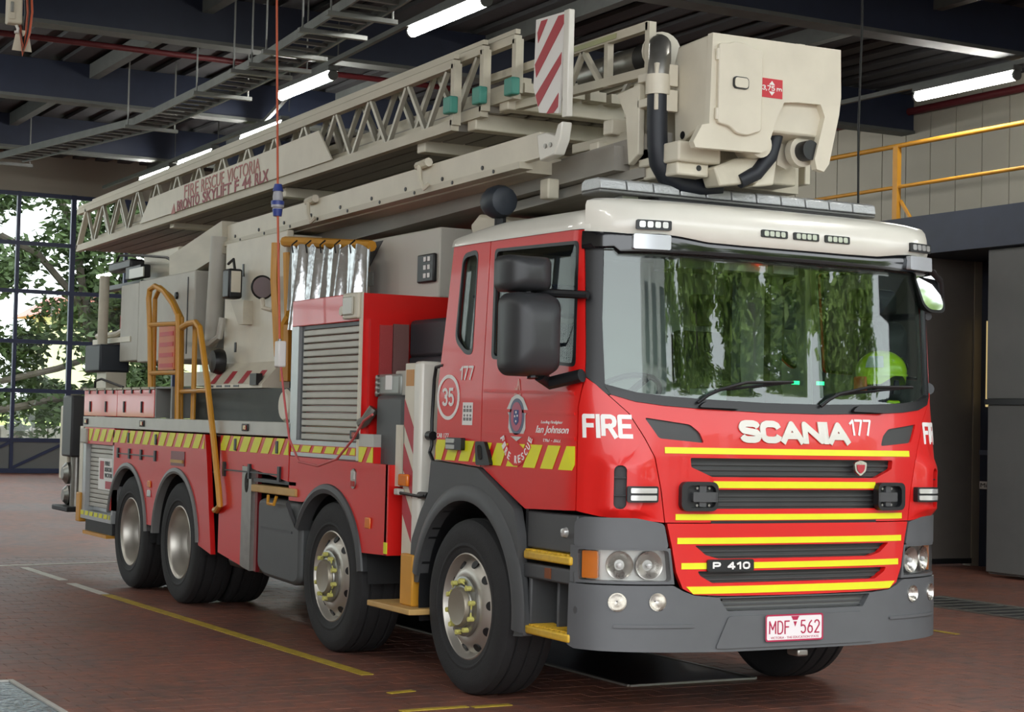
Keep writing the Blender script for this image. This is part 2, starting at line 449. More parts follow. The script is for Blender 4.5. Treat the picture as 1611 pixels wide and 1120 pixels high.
def strokes(name, txt, mat_, parent, box, fn, tf=.2, gap=.12, off=.002, th=.002, curved=False):
    a0, b0, a1, b1 = box; H = b1 - b0; t = tf * H; x = 0.0; lay = []
    for ch in txt:
        w, pl = GL[ch]; lay.append((x, w, pl)); x += w + (0 if ch == ' ' else tf) + gap
    tot = x - gap; k = (a1 - a0) / (tot * H)                     # horizontal squeeze
    m = M()
    for x, w, pl in lay:
        pieces = []
        for line in pl:
            pts = [Vector((a0 + (x + tf / 2 + p[0] * w) * H * k, b0 + t / 2 + p[1] * (H - t))) for p in line]
            tk = t * min(1.0, .45 + .55 * k)
            for i, (p, q) in enumerate(zip(pts, pts[1:])):
                d = (q - p).normalized(); n = Vector((-d.y, d.x)) * tk / 2
                e0 = d * tk / 2 * (1 if i == 0 else 0); e1 = d * tk / 2 * (1 if i == len(pts) - 2 else 0)
                if len(line) > 4: e0 = e1 = Vector((0, 0))
                pieces.append([tuple(p - n - e0), tuple(q - n + e1), tuple(q + n + e1), tuple(p + n - e0)])
                if i: pieces.append([(p.x + tk / 2 * math.cos(2 * math.pi * j / 10), p.y + tk / 2 * math.sin(2 * math.pi * j / 10)) for j in range(10)])
        if not pieces: continue
        b = bm_union(pieces)
        if curved:
            xs = [v.co.x for v in b.verts]; cut(b, [c for c in CABX if min(xs) < c < max(xs)], ())
        w_ = wrap(b, fn, off, off + th); m.add(w_.v, w_.f)
    return P(name, m, mat_, parent)
# ================================================================ THE STATION
NAVY = mat('navy_steel_paint', (34, 42, 62), 0.5, var=0.08)
DNAVY = mat('frame_navy_bloomed', (44, 54, 88), 0.45, var=0.05)  # navy lightened; bloom around the glazing is put into the frame colour
DECK = mat('ceiling_deck_grey', (62, 63, 66), 0.75, var=0.15, vscale=1.5)
BEIGE = mat('beige_wall_panel', (158, 153, 140), 0.6, var=0.04, vscale=1.2)
FLANGE = mat('beam_flange_grey', (90, 93, 91), 0.6, var=0.1)
LEAFG = mat('door_leaf_grey', (104, 105, 103), 0.55, var=0.04)
LEAFB = mat('door_leaf_brown_grey', (98, 92, 86), 0.5, var=0.05)
CONC = mat('bedding_concrete', (92, 80, 74), 0.8, var=0.15, vscale=3)
GALV = mat('galvanised_tray', (128, 130, 128), 0.5, metal=0.5, var=0.1)
PIPER = mat('red_fire_pipe', (92, 30, 34), 0.5)
def paver_mat():
    m = bpy.data.materials.new('brick_paver'); m.use_nodes = True; nt = m.node_tree; b = nt.nodes['Principled BSDF']
    g = nt.nodes.new('ShaderNodeNewGeometry')
    n1 = nt.nodes.new('ShaderNodeTexNoise'); n1.inputs['Scale'].default_value = 0.8; n1.inputs['Detail'].default_value = 6
    n2 = nt.nodes.new('ShaderNodeTexNoise'); n2.inputs['Scale'].default_value = 9; n2.inputs['Detail'].default_value = 3
    n3 = nt.nodes.new('ShaderNodeTexNoise'); n3.inputs['Scale'].default_value = 160
    for n in (n1, n2, n3): nt.links.new(g.outputs['Position'], n.inputs['Vector'])
    mx = nt.nodes.new('ShaderNodeMath'); mx.operation = 'MULTIPLY_ADD'; mx.inputs[1].default_value = 0.5
    nt.links.new(n2.outputs['Fac'], mx.inputs[0]); 
    h = nt.nodes.new('ShaderNodeMath'); h.operation = 'MULTIPLY'; h.inputs[1].default_value = 0.5
    nt.links.new(n1.outputs['Fac'], h.inputs[0]); nt.links.new(h.outputs[0], mx.inputs[2])
    r = nt.nodes.new('ShaderNodeValToRGB'); e = r.color_ramp.elements
    e[0].position = 0.36; e[0].color = lin((97, 73, 67)) + (1,); e[1].position = 0.64; e[1].color = lin((148, 92, 73)) + (1,)
    nt.links.new(mx.outputs[0], r.inputs['Fac']); nt.links.new(r.outputs['Color'], b.inputs['Base Color'])
    mr = nt.nodes.new('ShaderNodeMapRange'); mr.inputs['To Min'].default_value = 0.34; mr.inputs['To Max'].default_value = 0.6
    nt.links.new(n1.outputs['Fac'], mr.inputs['Value']); nt.links.new(mr.outputs[0], b.inputs['Roughness'])
    bp = nt.nodes.new('ShaderNodeBump'); bp.inputs['Strength'].default_value = 0.12; bp.inputs['Distance'].default_value = 0.01
    nt.links.new(n3.outputs['Fac'], bp.inputs['Height']); nt.links.new(bp.outputs['Normal'], b.inputs['Normal'])
    return m
PAVER = paver_mat()
X_BACK, X_FRONT, CEIL = -22.0, 6.6, 6.0
RAMP0 = -10.0
def gz(x): return 0.0 if x > RAMP0 else (RAMP0 - x) / (RAMP0 - X_BACK) * 0.48

# floor: concrete bed, ramp at the back, brick pavers laid on it
m = M().box(RAMP0, 30, -14, 16, -0.25, -0.035)
floor = struct('floor', m, CONC, label='red-brown brick paved station floor under the fire truck', cat='floor')
m = M()
m.prism([(RAMP0, -0.25), (X_BACK - 0.6, -0.25), (X_BACK - 0.6, 0.504), (RAMP0, 0.0)], 'Y', -14, 16)
ramp = P('ramp', m, PAVER, floor)
PL, PW = 0.24, 0.12
rng = random.Random(3)
bricks = []
nx = int((6.4 - RAMP0) / PW); ny = int(17.6 / PL)
for i in range(nx):
    for j in range(ny):
        x = RAMP0 + (i + 0.5) * PW; y = -8.6 + (j + 0.5 + (0.5 if i % 2 else 0)) * PL
        d = Vector((x, y, 0)) - CAM_POS; w = d.dot(FW)
        if w < 1: u = v = 9999.0; bricks.append((99, x, y, u, v)); continue
        u = 805.5 + FPX * d.dot(RT) / w; v = 560 - FPX * d.dot(UP) / w
        bricks.append((w, x, y, u, v))
def covered(x, y): return (-8.2 < x < 1.6 and -1.45 < y < 2.2)
front = sorted([b for b in bricks if 0 < b[3] < 1611 and b[4] < 1120 and not covered(b[1], b[2]) and not (b[2] < -3.38 and b[1] > -1.4) and not (4.9 < b[2] < 5.85 and b[1] > -4)])[:300]
fs = set((b[1], b[2]) for b in front)
bm_ = M().box(-PW / 2 + .0025, PW / 2 - .0025, -PL / 2 + .0025, PL / 2 - .0025, -0.034, 0.0)
bme = mesh_of('paver', bm_, PAVER)
for b in front:
    o = bpy.data.objects.new('paver', bme); COL.objects.link(o); o.parent = floor; o.location = (b[1], b[2], rng.uniform(-.0012, .0004))
m = M()
for b in bricks:
    if (b[1], b[2]) in fs: continue
    z = rng.uniform(-.0012, .0004); x, y = b[1], b[2]
    a, c = PW / 2 - .0025, PL / 2 - .0025
    vs = [(x - a, y - c, z), (x + a, y - c, z), (x + a, y + c, z), (x - a, y + c, z), (x - a, y - c, -.034), (x + a, y - c, -.034), (x + a, y + c, -.034), (x - a, y + c, -.034)]
    m.add(vs, [(0, 1, 2, 3), (0, 4, 5, 1), (1, 5, 6, 2), (2, 6, 7, 3), (3, 7, 4, 0)])
me = mesh_of('paver_field', m, PAVER, recalc=False)
o = bpy.data.objects.new('paver_field', me); COL.objects.link(o); o.parent = floor; o['kind'] = 'stuff'

# painted floor markings
LINEY = mat('line_paint_yellow', (186, 158, 52), 0.6, var=0.25, vscale=14)
LINEW = mat('line_paint_white', (214, 210, 200), 0.6, var=0.15, vscale=14)
def stripe(name, p, q, w, mt, label, cat='floor line', grp=None):
    p = Vector((p[0], p[1], 0)); q = Vector((q[0], q[1], 0)); d = (q - p).normalized(); n = Vector((-d.y, d.x, 0)) * w / 2
    m = M(); vs = [p - n, q - n, q + n, p + n]
    m.add([(a.x, a.y, 0.0045) for a in vs] + [(a.x, a.y, 0.0005) for a in vs], [(0, 1, 2, 3), (7, 6, 5, 4), (0, 4, 5, 1), (1, 5, 6, 2), (2, 6, 7, 3), (3, 7, 4, 0)])
    return tag(P(name, m, mt), label, cat, grp)
a = onZ(168, 936, 0); b = onZ(578, 1062, 0); c = onZ(100, 913, 0); d = onZ(38, 893, 0)
stripe('floor_line', a, b, .085, LINEY, 'long yellow bay line painted on bricks beside the truck')
stripe('floor_line', onZ(112, 918, 0), onZ(164, 935, 0), .085, LINEW, 'worn white middle dash where the yellow bay line begins')
stripe('floor_line', d, c, .085, LINEW, 'worn white dash at far end of the yellow bay line')
stripe('floor_line', onZ(-40, 891.5, 0), onZ(182, 884.5, 0), .07, LINEW, 'white line across the floor behind the rear wheels')
stripe('floor_line', onZ(612, 1091, 0), onZ(650, 1087, 0), .05, LINEY, 'small yellow paint remnant beyond the bay line end')
stripe('floor_line', onZ(630, 1119, 0), onZ(735, 1112, 0), .05, LINEY, 'short yellow dash at bottom edge below front wheel')
stripe('floor_line', onZ(744, 1113, 0), onZ(803, 1109, 0), .05, LINEY, 'yellow dash at bottom edge nearest the front wheel')
stripe('floor_line', onZ(1455, 990, 0), onZ(1506, 998, 0), .05, LINEY, 'yellow dash on floor right of the front bumper')
# floor plates
PLATE = mat('pit_cover_dark_plate', (44, 46, 50), 0.35, metal=0.4, var=0.1)
CHECK = mat('checker_plate', (150, 160, 168), 0.25, metal=0.8, bump=1.0, bscale=22, var=0.2, vscale=20)
t = thing('pit_cover', 'dark steel inspection pit cover with pale edge under the truck', 'cover', (0, 0, 0))
q = onZ(990, 1080, 0); q2 = onZ(1170, 1067, 0)
bx('plate', PLATE, t, -4.4, q.x, q.y, 0.78, 0.0005, 0.006)
for a in ((-4.4, q.x, q.y - .015, q.y + .015), (q.x - .015, q.x + .015, q.y, 0.78), (-4.4, q.x, .765, .795)):
    bx('edge_strip', STEEL, t, a[0], a[1], a[2], a[3], 0.0005, 0.012)
q = onZ(20, 1072, 0)
t = thing('floor_plate', 'bright checker plate trench cover with pale frame at lower left corner', 'cover')
bx('plate', CHECK, t, q.x + .03, 3.2, -4.4, q.y - .03, 0.0005, 0.006)
for a in ((q.x, 3.2, q.y - .03, q.y), (q.x, q.x + .03, -4.4, q.y - .03)):
    bx('frame_strip', mat('frame_strip_pale', (190, 186, 178), .5, var=.1), t, a[0], a[1], a[2], a[3], 0.0005, 0.014)
t = thing('drain_grate', 'long dark floor grate with pale edge strip right of truck', 'grate')
bx('frame_strip', STEEL, t, -3.75, 4.2, 5.72, 5.78, 0.0005, 0.012)
bx('frame_strip', STEEL, t, -3.75, 4.2, 5.02, 5.06, 0.0005, 0.012)
bx('tray', PLATE, t, -3.75, 4.2, 5.06, 5.72, 0.0005, 0.003)
gb = None
for i in range(40):
    x = -3.7 + i * .2
    if gb is None: gb = bx('grate_bar', STEEL, t, -.02, .02, 5.06, 5.72, 0.003, 0.010); gb.location = (x, 0, 0)
    else: CP(gb, t, (x, 0, 0))

# ceiling deck and beams
m = M(); n = 60
for i in range(n):
    y0 = -11 + i * 0.4
    m.box(X_BACK, X_FRONT, y0, y0 + 0.22, CEIL, CEIL + .05); m.box(X_BACK, X_FRONT, y0 + .22, y0 + .4, CEIL + .06, CEIL + .10)
m.box(X_BACK, X_FRONT, -11, 13, CEIL + .10, CEIL + .2)
struct('ceiling', m, DECK, label='dark corrugated metal ceiling deck', cat='ceiling')
for k, x in enumerate((-17.9, -13.5, -9.1, -4.7, -0.3, 4.1)):
    r = struct('trim_%d' % (k + 1), M().box(x - .1, x + .1, -11, 10, 5.53, CEIL), NAVY, label=['roof beam over the back door row', 'navy roof beam above the cable tray bend', 'navy roof beam over the truck tail', 'navy roof beam above the rescue cage', 'navy roof beam over the cab', 'navy roof beam near open front'][k], cat='beam')
    P('flange', M().box(x - .13, x + .13, -11, 10, 5.49, 5.53), FLANGE, r)
for k, y in enumerate((-6.4, -3.2, 0.2, 3.6, 6.4)):
    struct('trim_%d' % (k + 7), M().box(X_BACK, X_FRONT, y - .06, y + .06, 5.82, CEIL), FLANGE, label=['leftmost', 'second from left', 'middle', 'fourth from left', 'rightmost'][k] + ' grey purlin running the length of the ceiling', cat='purlin')
# walls
struct('wall_left', M().box(X_BACK, X_FRONT, -11.2, -11, -.2, 2.1).box(X_BACK, X_FRONT, -11.2, -11, 5.2, CEIL + .12).box(X_BACK, -21.2, -11.2, -11, 2.1, 5.2).box(-6.8, X_FRONT, -11.2, -11, 2.1, 5.2), BEIGE, label='beige station wall left of camera', cat='wall')
struct('wall_rear', M().box(X_BACK - .2, X_BACK, -11, 10, 5.36, CEIL + .12).box(X_BACK - .2, X_BACK, -11, -10.2, .3, 5.36).box(X_BACK - .2, X_BACK, 7.6, 10, .3, 5.36), BEIGE, label='beige bulkhead above the glazed rear doors', cat='wall')
# glazed rear doors
YC = [1.30 - .955 * 12 + .955 * i for i in range(19)]
ZR = [1.05, 1.905, 2.76, 3.63, 4.465, 5.32]
def glazed(name, cols, label):
    fr = struct(name, M().box(X_BACK - .055, X_BACK + .015, cols[0] + .045, cols[-1] - .045, .46, .56), DNAVY, label=label, cat='door')
    for z in ZR: P('transom', M().box(X_BACK - .045, X_BACK + .008, cols[0] + .043, cols[-1] - .043, z - .035, z + .035), DNAVY, fr)
    for i, y in enumerate(cols):
        if i == 0 and name != 'door_1': continue
        w = .042 if i in (0, len(cols) - 1) else .03
        P('mullion', M().box(X_BACK - .06, X_BACK + .02, y - w, y + w, .48, 5.36), DNAVY, fr)
    for y0, y1 in zip(cols, cols[1:]):
        P('kick_panel', M().box(X_BACK - .03, X_BACK - .01, y0, y1, .56, 1.02), mat('kick_panel_grey', (118, 122, 122), .6), fr)
        P('brace', M().bar((X_BACK, y0, .56), (X_BACK, y1, 1.02), .03, .05), DNAVY, fr)
        for z0, z1 in zip(ZR, ZR[1:]):
            P('pane', M().box(X_BACK - .024, X_BACK - .016, y0 + .03, y1 - .03, z0 + .03, z1 - .03), DGLASS, fr)
glazed('door_1', YC[0:6], 'navy framed glazed rear door leftmost of the row')
glazed('door_7', YC[5:11], 'navy framed glazed rear door second from left of the row')
glazed('door_2', YC[10:14], 'navy framed glazed rear door behind the truck tail')
glazed('door_3', YC[13:16], 'navy framed glazed rear door hidden behind the red lockers')
glazed('door_4', YC[15:19], 'navy framed glazed rear door rightmost of the row')

wf_ = struct('window_1', M().box(-21.2, -6.8, -11.14, -11.06, 2.1, 2.18), DNAVY, label='long glazed side window in the left wall', cat='window')
P('window_head', M().box(-21.2, -6.8, -11.14, -11.06, 5.12, 5.2), DNAVY, wf_)
for z in (3.65,): P('transom', M().box(-21.2, -6.8, -11.13, -11.07, z - .03, z + .03), DNAVY, wf_)
for i in range(10):
    x = -21.2 + i * 1.6
    P('mullion', M().box(x - .03, x + .03, -11.145, -11.055, 2.18, 5.12), DNAVY, wf_)
    if i < 9:
        for z0, z1 in ((2.19, 3.61), (3.69, 5.11)): P('pane', M().box(x + .04, x + 1.56, -11.105, -11.095, z0, z1), WGLASS, wf_)

# right side: fascia, mezzanine, upper panelled wall, folding leaf
struct('trim_12', M().box(X_BACK, X_FRONT, 7.8, 10.2, 3.56, 4.0), NAVY, label='dark navy mezzanine fascia behind cab roof', cat='fascia')
wr = struct('wall_right', M().box(X_BACK, X_FRONT, 10.02, 10.2, 4.0, CEIL), BEIGE, label='beige panelled upper wall above the mezzanine', cat='wall')
pm = None
for i in range(30):
    x = -16.27 + i * .475
    if pm is None: pm = P('wall_panel', M().box(.006, .469, -.02, .02, 4.0, CEIL - .02), BEIGE, wr, .004); pm.location = (x, 10, 0)
    else: CP(pm, wr, (x, 10, 0))
struct('wall_right_lower', M().box(X_BACK, X_FRONT, 8.95, 9.1, -.2, 3.56), mat('recess_navy', (40, 46, 60), .5), label='dark navy recess wall under the mezzanine', cat='wall')
g = thing('guard_rail', 'yellow pipe guard rail along the mezzanine edge', 'railing', (0, 7.86, 4.0))
P('top_rail', M().cyl((-16, 0, .86), (6, 0, .86), .028), YRAIL, g, smooth=True)
P('mid_rail', M().cyl((-16, 0, .38), (6, 0, .38), .022), YRAIL, g, smooth=True)
for x in (-14.4, -11.9, -9.4, -6.87, -4.4, -1.9, .6, 3.1):
    po = P('post', M().box(x - .04, x + .04, -.03, .03, 0, .85), YRAIL, g)
    P('brace', M().bar((x + .05, .02, .22), (x + .22, .02, .005), .03, .03), YRAIL, po)
d2 = struct('door_5', M().box(-5.42, 3.5, 7.98, 8.06, .03, 3.56), LEAFG, label='pale grey folding bay door leaf right of truck', cat='door')
P('upper_panel', M().box(-5.44, 3.5, 7.93, 7.98, 1.92, 3.55), LEAFG, d2, .01)
P('lower_panel', M().box(-5.42, 3.5, 7.93, 7.98, .05, 1.86), LEAFG, d2, .01)
P('seal_strip', M().box(-5.44, 3.5, 7.90, 7.98, 1.86, 1.92), BLACK, d2)
d3 = struct('door_6', M().box(-6.72, -6.62, 6.6, 8.92, .03, 3.56), LEAFB, label='brown-grey door leaf standing across the recess', cat='door')
P('edge_trim', M().box(-6.74, -6.60, 8.84, 8.95, .0, 3.56), mat('edge_trim_tan', (122, 112, 98), .5), d3)
P('kick_strip', M().box(-6.62, -6.60, 6.6, 8.84, .03, .09), BLACK, d3)
def yb(u0, v0, u1, v1, y):
    a = onY(u0, v0, y); b = onY(u1, v1, y); return min(a.x, b.x), max(a.x, b.x), min(a.z, b.z), max(a.z, b.z)
x0, x1, z0, z1 = yb(1541, 757, 1560, 770, 8.92)
t = thing('door_sign', 'small white sign with black lettering in the dark doorway', 'sign', (0, 0, 0))
bx('sign_plate', WHT, t, x0, x1, 8.92, 8.95, z0, z1)
text('sign_lettering', 'Min', BLACK, t, (x0 + .02, z0 + .02, x1 - .02, z1 - .02), fY(8.92))
x0, x1, z0, z1 = yb(1540, 708, 1553, 716, 8.92)
tag(bx('push_plate', mat('blue_grey_plate', (96, 104, 120), .5), None, x0, x1, 8.925, 8.95, z0, z1), 'small blue-grey plate above the white sign in doorway', 'plate')
x0, x1, z0, z1 = yb(1528, 722, 1535, 756, 8.90)
tag(bx('grab_bar', STEEL, None, x0, x1, 8.88, 8.95, z0, z1), 'tall steel door handle at edge of brown-grey leaf', 'handle')
x0, x1, z0, z1 = yb(1552, 505, 1557, 640, 8.93)
tag(bx('light_slot', mat('warm_light_slot', (214, 190, 130), .5, emit=.5), None, x0, x1, 8.93, 8.95, z0, z1), 'narrow warm lit slot beside the pale grey door leaf', 'light')

# LED tubes
TUBE = mat('led_tube_lit', (255, 253, 246), .4, emit=LAMP_STRENGTH)
def led(p, q, label, hang=False):
    p = Vector(p); q = Vector(q); c = (p + q) / 2
    t = thing('led_tube_light', label, 'lamp', (c.x, c.y, c.z), 'led tube lights')
    L = 0.75
    P('tube', M().tube([(-L, 0, 0), (-L + .02, 0, 0), (L - .02, 0, 0), (L, 0, 0)], .055, 14), TUBE, t, smooth=True)
    P('housing', M().box(-L - .03, L + .03, -.06, .06, .045, .10), FLANGE, t)
    P('end_cap', M().cyl((-L - .03, 0, 0), (-L, 0, 0), .057), FLANGE, t); P('end_cap', M().cyl((L, 0, 0), (L + .03, 0, 0), .057), FLANGE, t)
    if hang:
        for hx in (-.5, .5): P('hanger', M().cyl((hx, 0, .1), (hx, 0, CEIL - c.z), .008, n=6), FLANGE, t)
    return c
ZL = 5.3
row_c = [led(onZ(660, 48, ZL), onZ(752, 3, ZL), 'bright LED tube nearest the camera above the boom truss'),
 led(onZ(450, 152, ZL), onZ(516, 117, ZL), 'LED tube second nearest above the boom beside the cable tray'),
 led(onZ(393, 217, ZL), onZ(437, 197, ZL), 'LED tube crossed by the orange hanging cable'),
 led(onZ(286, 260, ZL), onZ(336, 238, ZL), 'LED tube second farthest in the row above the boom'),
 led(onZ(224, 285, ZL), onZ(270, 266, ZL), 'farthest LED tube of the row near the rear doors')]
row_r = led(onZ(1462, 150, ZL), onZ(1578, 120, ZL), 'LED tube over the mezzanine guard rail at right')
for k, (x, y) in enumerate([(-12, -6.2), (-7, -6.2), (-2, -6.2), (3, -6.2), (-12, 7), (2.5, 7.2), (2, 2.2), (-12, -3)]):  # extra tubes added out of view to raise the room's brightness
    led((x, y, ZL), (x + .1, y, ZL), ['far left', 'middle left', 'near left', 'left front', 'far right', 'right front', 'over cab', 'left tail'][k] + ' unseen LED tube added to brighten the room', True)
def rail(cs, label):
    cs = [Vector((c.x, c.y, 5.425)) for c in cs]
    cs = [cs[0] + Vector((4, cs[0].y * 0, 0))] + cs + [cs[-1] - Vector((3, 0, 0))]
    m = M()
    t = thing('lighting_rail', label, 'rail', (0, 0, 0))
    for p, q in zip(cs, cs[1:]): P('rail_length', M().bar(p, q, .05, .05), FLANGE, t)
    for p in cs[1:-1]: P('hanger', M().cyl((p.x + .9, p.y, 5.44), (p.x + .9, p.y, CEIL), .008, n=6), FLANGE, t)
rail(row_c, 'grey conduit rail carrying the LED tube row over the boom')
rail([row_r], 'grey conduit rail carrying the LED tube over guard rail')
# cable tray
t = thing('cable_tray', 'galvanised ladder cable tray hung under the dark ceiling', 'cable tray')
ctr = [onZ(*p, 5.2) for p in ((14, 249), (238, 193), (350, 140), (440, 95), (570, 14))]
ctr.append(ctr[-1] + (ctr[-1] - ctr[-2]) * 1.2)
for sgn in (-1, 1):
    rl = P('side_rail', M().add([], []), GALV, t)
    m = M()
    for p, q in zip(ctr, ctr[1:]):
        m.bar((p.x, p.y + sgn * .2, 5.2), (q.x, q.y + sgn * .2, 5.2), .025, .09)
    me = mesh_of('side_rail', m, GALV); rl.data = me
rung = None
for p, q in zip(ctr, ctr[1:]):
    L = (q - p).length; k = int(L / .26)
    for i in range(k):
        c = p.lerp(q, (i + .5) / k)
        if rung is None: rung = P('rung', M().box(-.022, .022, -.2, .2, -.03, .0), GALV, t); rung.location = (c.x, c.y, 5.2)
        else: CP(rung, t, (c.x, c.y, 5.2))
for p in ctr[:-1]:
    P('hanger', M().box(p.x - .03, p.x + .03, p.y - .34, p.y + .34, 5.10, 5.14), GALV, t)
    for hy in (-.3, .3): P('hanger_rod', M().cyl((p.x, p.y + hy, 5.14), (p.x, p.y + hy, CEIL), .01, n=6), GALV, t)
for i in range(4):
    if i == 0: continue
    p = ctr[2].lerp(ctr[4], (i + .3) / 4)
    P('hanger', M().box(p.x - .03, p.x + .03, p.y - .34, p.y + .34, 5.10, 5.14), GALV, t)
    P('hanger_rod', M().cyl((p.x, p.y - .3, 5.14), (p.x, p.y - .3, CEIL), .01, n=6), GALV, t)
# pipes
a = onZ(45, 57, 5.75); b = onZ(420, 104, 5.75)
tag(P('fire_pipe', M().cyl((a.x, -10.9, 5.75), (a.x, 9.6, 5.75), .035), PIPER, smooth=True), 'dark red sprinkler pipe crossing the ceiling at left', 'pipe')
tag(P('fire_pipe', M().cyl((-21.9, 9.9, 5.78), (6, 9.9, 5.78), .05), PIPER, smooth=True), 'dark red sprinkler pipe along top of panelled wall', 'pipe')
# hanging power lead with connector, and the black lead at right
ORANGE = mat('orange_cable', (206, 96, 62), .5)
LILAC = mat('connector_blue', (54, 72, 150), .4)
t = thing('power_lead', 'orange power lead with blue connector hanging beside the truck', 'cable')
def lead(px, y): return [tuple(onY(u, v, y)) for u, v in px]
pts = lead([(435, -60), (435.5, 0), (436, 120), (436.5, 220), (437, 290)], -1.42)
P('cable', M().tube(pts, .0085, 8), ORANGE, t, smooth=True)
pts2 = lead([(437, 338), (438, 400), (439, 470), (440, 540)], -1.42)
P('cable', M().tube(pts2, .0085, 8), ORANGE, t, smooth=True)
pts3 = lead([(442, 575), (447, 625), (455, 690), (470, 726), (500, 733), (530, 722), (556, 690), (572, 662), (586, 652)], -1.42)
P('cable', M().tube(pts3, .008, 8), mat('pink_red_cable', (200, 92, 92), .5), t, smooth=True)
c = onY(437, 315, -1.42); s = (onY(437, 290, -1.42).z - onY(437, 340, -1.42).z) / 2
con = P('connector', M().lathe([(.001, s), (.022, s), (.03, s * .6), (.036, s * .2), (.034, -.0), (.044, -s * .1), (.044, -s * .45), (.034, -s * .5), (.03, -s), (.001, -s)], (c.x, c.y, c.z), 'Z', 20), mat('connector_grey', (176, 178, 186), .4), t, smooth=True)
for pr, dz in (([(.046, 0), (.046, -s * .25)], -s * .05), ([(.036, -s * .55), (.03, -s)], 0), ([(.038, s * .55), (.026, s)], 0)):
    P('collar', M().lathe(pr, (c.x, c.y, c.z + dz), 'Z', 20), LILAC, con, smooth=True)
c = onY(441, 557, -1.42)
P('inline_switch', M().box(c.x - .04, c.x + .04, -1.45, -1.39, c.z - .09, c.z + .09), WHT, t, .01)
P('strap_clip', M().lathe([(.001, .03), (.012, .03), (.012, -.03), (.001, -.03)], tuple(onY(440, 540, -1.42)), 'Z', 10), STEEL, t)
a = onX(1350, 335, -1.2); pts = [(a.x, a.y, a.z), (a.x, a.y - .01, a.z + .6), (a.x, a.y + .01, a.z + 1.4), (a.x, a.y, CEIL)]
bl = tag(P('hanging_lead', M().tube(pts, .009, 6), BLACK, smooth=True), 'thin black lead hanging from ceiling over cab roof at right', 'cable')
P('end_fitting', M().lathe([(.001, .05), (.014, .04), (.014, -.03), (.001, -.04)], (a.x, a.y, a.z), 'Z', 10), BLACK, bl)
# hanging control box at upper left
c = CAM_POS + ray(22, 16) * 13.5
t = thing('control_box', 'cream hanging control box with coiled orange leads at upper left', 'control box', tuple(c))
def rel(u, v): return CAM_POS + ray(u, v) * 13.5 - c
e = rel(30, 40)
P('box_body', M().box(-.05, .05, -.055, .055, -.11, .25), CREAM, t, .012)
P('door_cover', M().box(.05, .06, -.05, .0, -.08, .2), CREAM, t, .004)
P('switch', M().box(.06, .07, -.04, -.015, -.03, .05), STEEL, t, .004)
P('hook', M().tube([(0, .02, -.11), (0, .035, -.14), (0, .03, -.165), (0, .01, -.165)], .012), WHT, t, smooth=True)
for k in range(4):
    P('lead', M().tube([(.03 * k - .05, .08 + .01 * k, .25), (.02 * k - .05, .10 + .012 * k, .0), (.01 * k - .04, .09 + .012 * k, -.16), (.0, .075, -.25 - .03 * k), (-.02, .06, -.15), (-.03, .05, -.05)], .009, 6), ORANGE if k % 2 else BLACK, t, smooth=True)
P('tag_card', M().prism([(.03, -.14), (.12, -.14), (.15, -.30), (.0, -.30)], 'X', -.03, -.025), CREAM, t)
P('drop_tube', M().cyl((0, 0, .25), (0, 0, CEIL - c.z), .02, n=10), FLANGE, t)
# two round sensors under the ceiling
# ================================================================ OUTSIDE
GRASS = mat('lawn', (150, 172, 84), .9, var=.2, vscale=3)
PAVE = mat('outside_paving', (150, 146, 138), .9, var=.1)
WZ0 = onX(50, 691, -36).z; WZ1 = onX(50, 669, -36).z
tag(P('rear_yard', M().box(-36.3, X_BACK - .25, -30, 45, .1, .46), PAVE), 'pale paved yard outside the rear doors', 'ground', kind='structure')
tag(P('lawn', M().prism([(-36.2, .1), (-36.2, WZ1 - .08), (-48, 1.56), (-75, 1.6), (-75, .1)], 'Y', -30, 45), GRASS), 'bright green lawn bank outside the rear doors', 'lawn', kind='structure')
tag(P('forecourt', M().box(X_FRONT + .0, 90, -60, 80, -.3, -.05), PAVE), 'pale paved forecourt in front of the open station', 'ground', kind='structure')
t = thing('garden_wall', 'low grey stone garden wall outside rear doors', 'wall', (-36.0, 0, .46))
rg = random.Random(5)
STONE = mat('garden_stone', (150, 146, 136), .85, var=.2, vscale=4)
y = -11.0
while y < 16:
    w = rg.uniform(.35, .6); h = rg.uniform(-.03, .0) + WZ1 - .46
    P('stone', M().box(-.2, .2, y + .015, y + w - .015, 0, h), STONE, t, .04); y += w

def leafmesh(name, centers, n, sz, mt, seed, parent=None):
    r = random.Random(seed); m = M(); vs = []; fs = []
    for k in range(n):
        c, rad = centers[r.randrange(len(centers))]
        d = Vector((r.gauss(0, 1), r.gauss(0, 1), r.gauss(0, 1))).normalized() * rad * r.uniform(.35, 1.0)
        p = Vector(c) + d
        a = Vector((r.gauss(0, 1), r.gauss(0, 1), r.gauss(0, .6))).normalized(); b = a.cross(Vector((r.gauss(0, 1), r.gauss(0, 1), r.gauss(0, 1)))).normalized()
        s = sz * r.uniform(.7, 1.3); o = len(vs)
        vs += [p - a * s, p + b * s * .4, p + a * s, p - b * s * .4]; fs.append((o, o + 1, o + 2, o + 3))
    m.add(vs, fs); me = mesh_of(name, m, mt, recalc=False); o = bpy.data.objects.new(name, me); COL.objects.link(o)
    o['kind'] = 'stuff'
    if parent: o.parent = parent
    return o
BARK = mat('tree_bark', (98, 90, 80), .9, var=.2, vscale=8)
LEAF1 = mat('leaf_dark_green', (72, 92, 48), .6, var=.35, vscale=3)
LEAF3 = mat('leaf_green_lightened', (158, 182, 96), .6, var=.4, vscale=1.2)  # front trees only: brightness for the windscreen reflection is put into the colour
LEAF2 = mat('leaf_mid_green', (128, 154, 70), .6, var=.35, vscale=2)
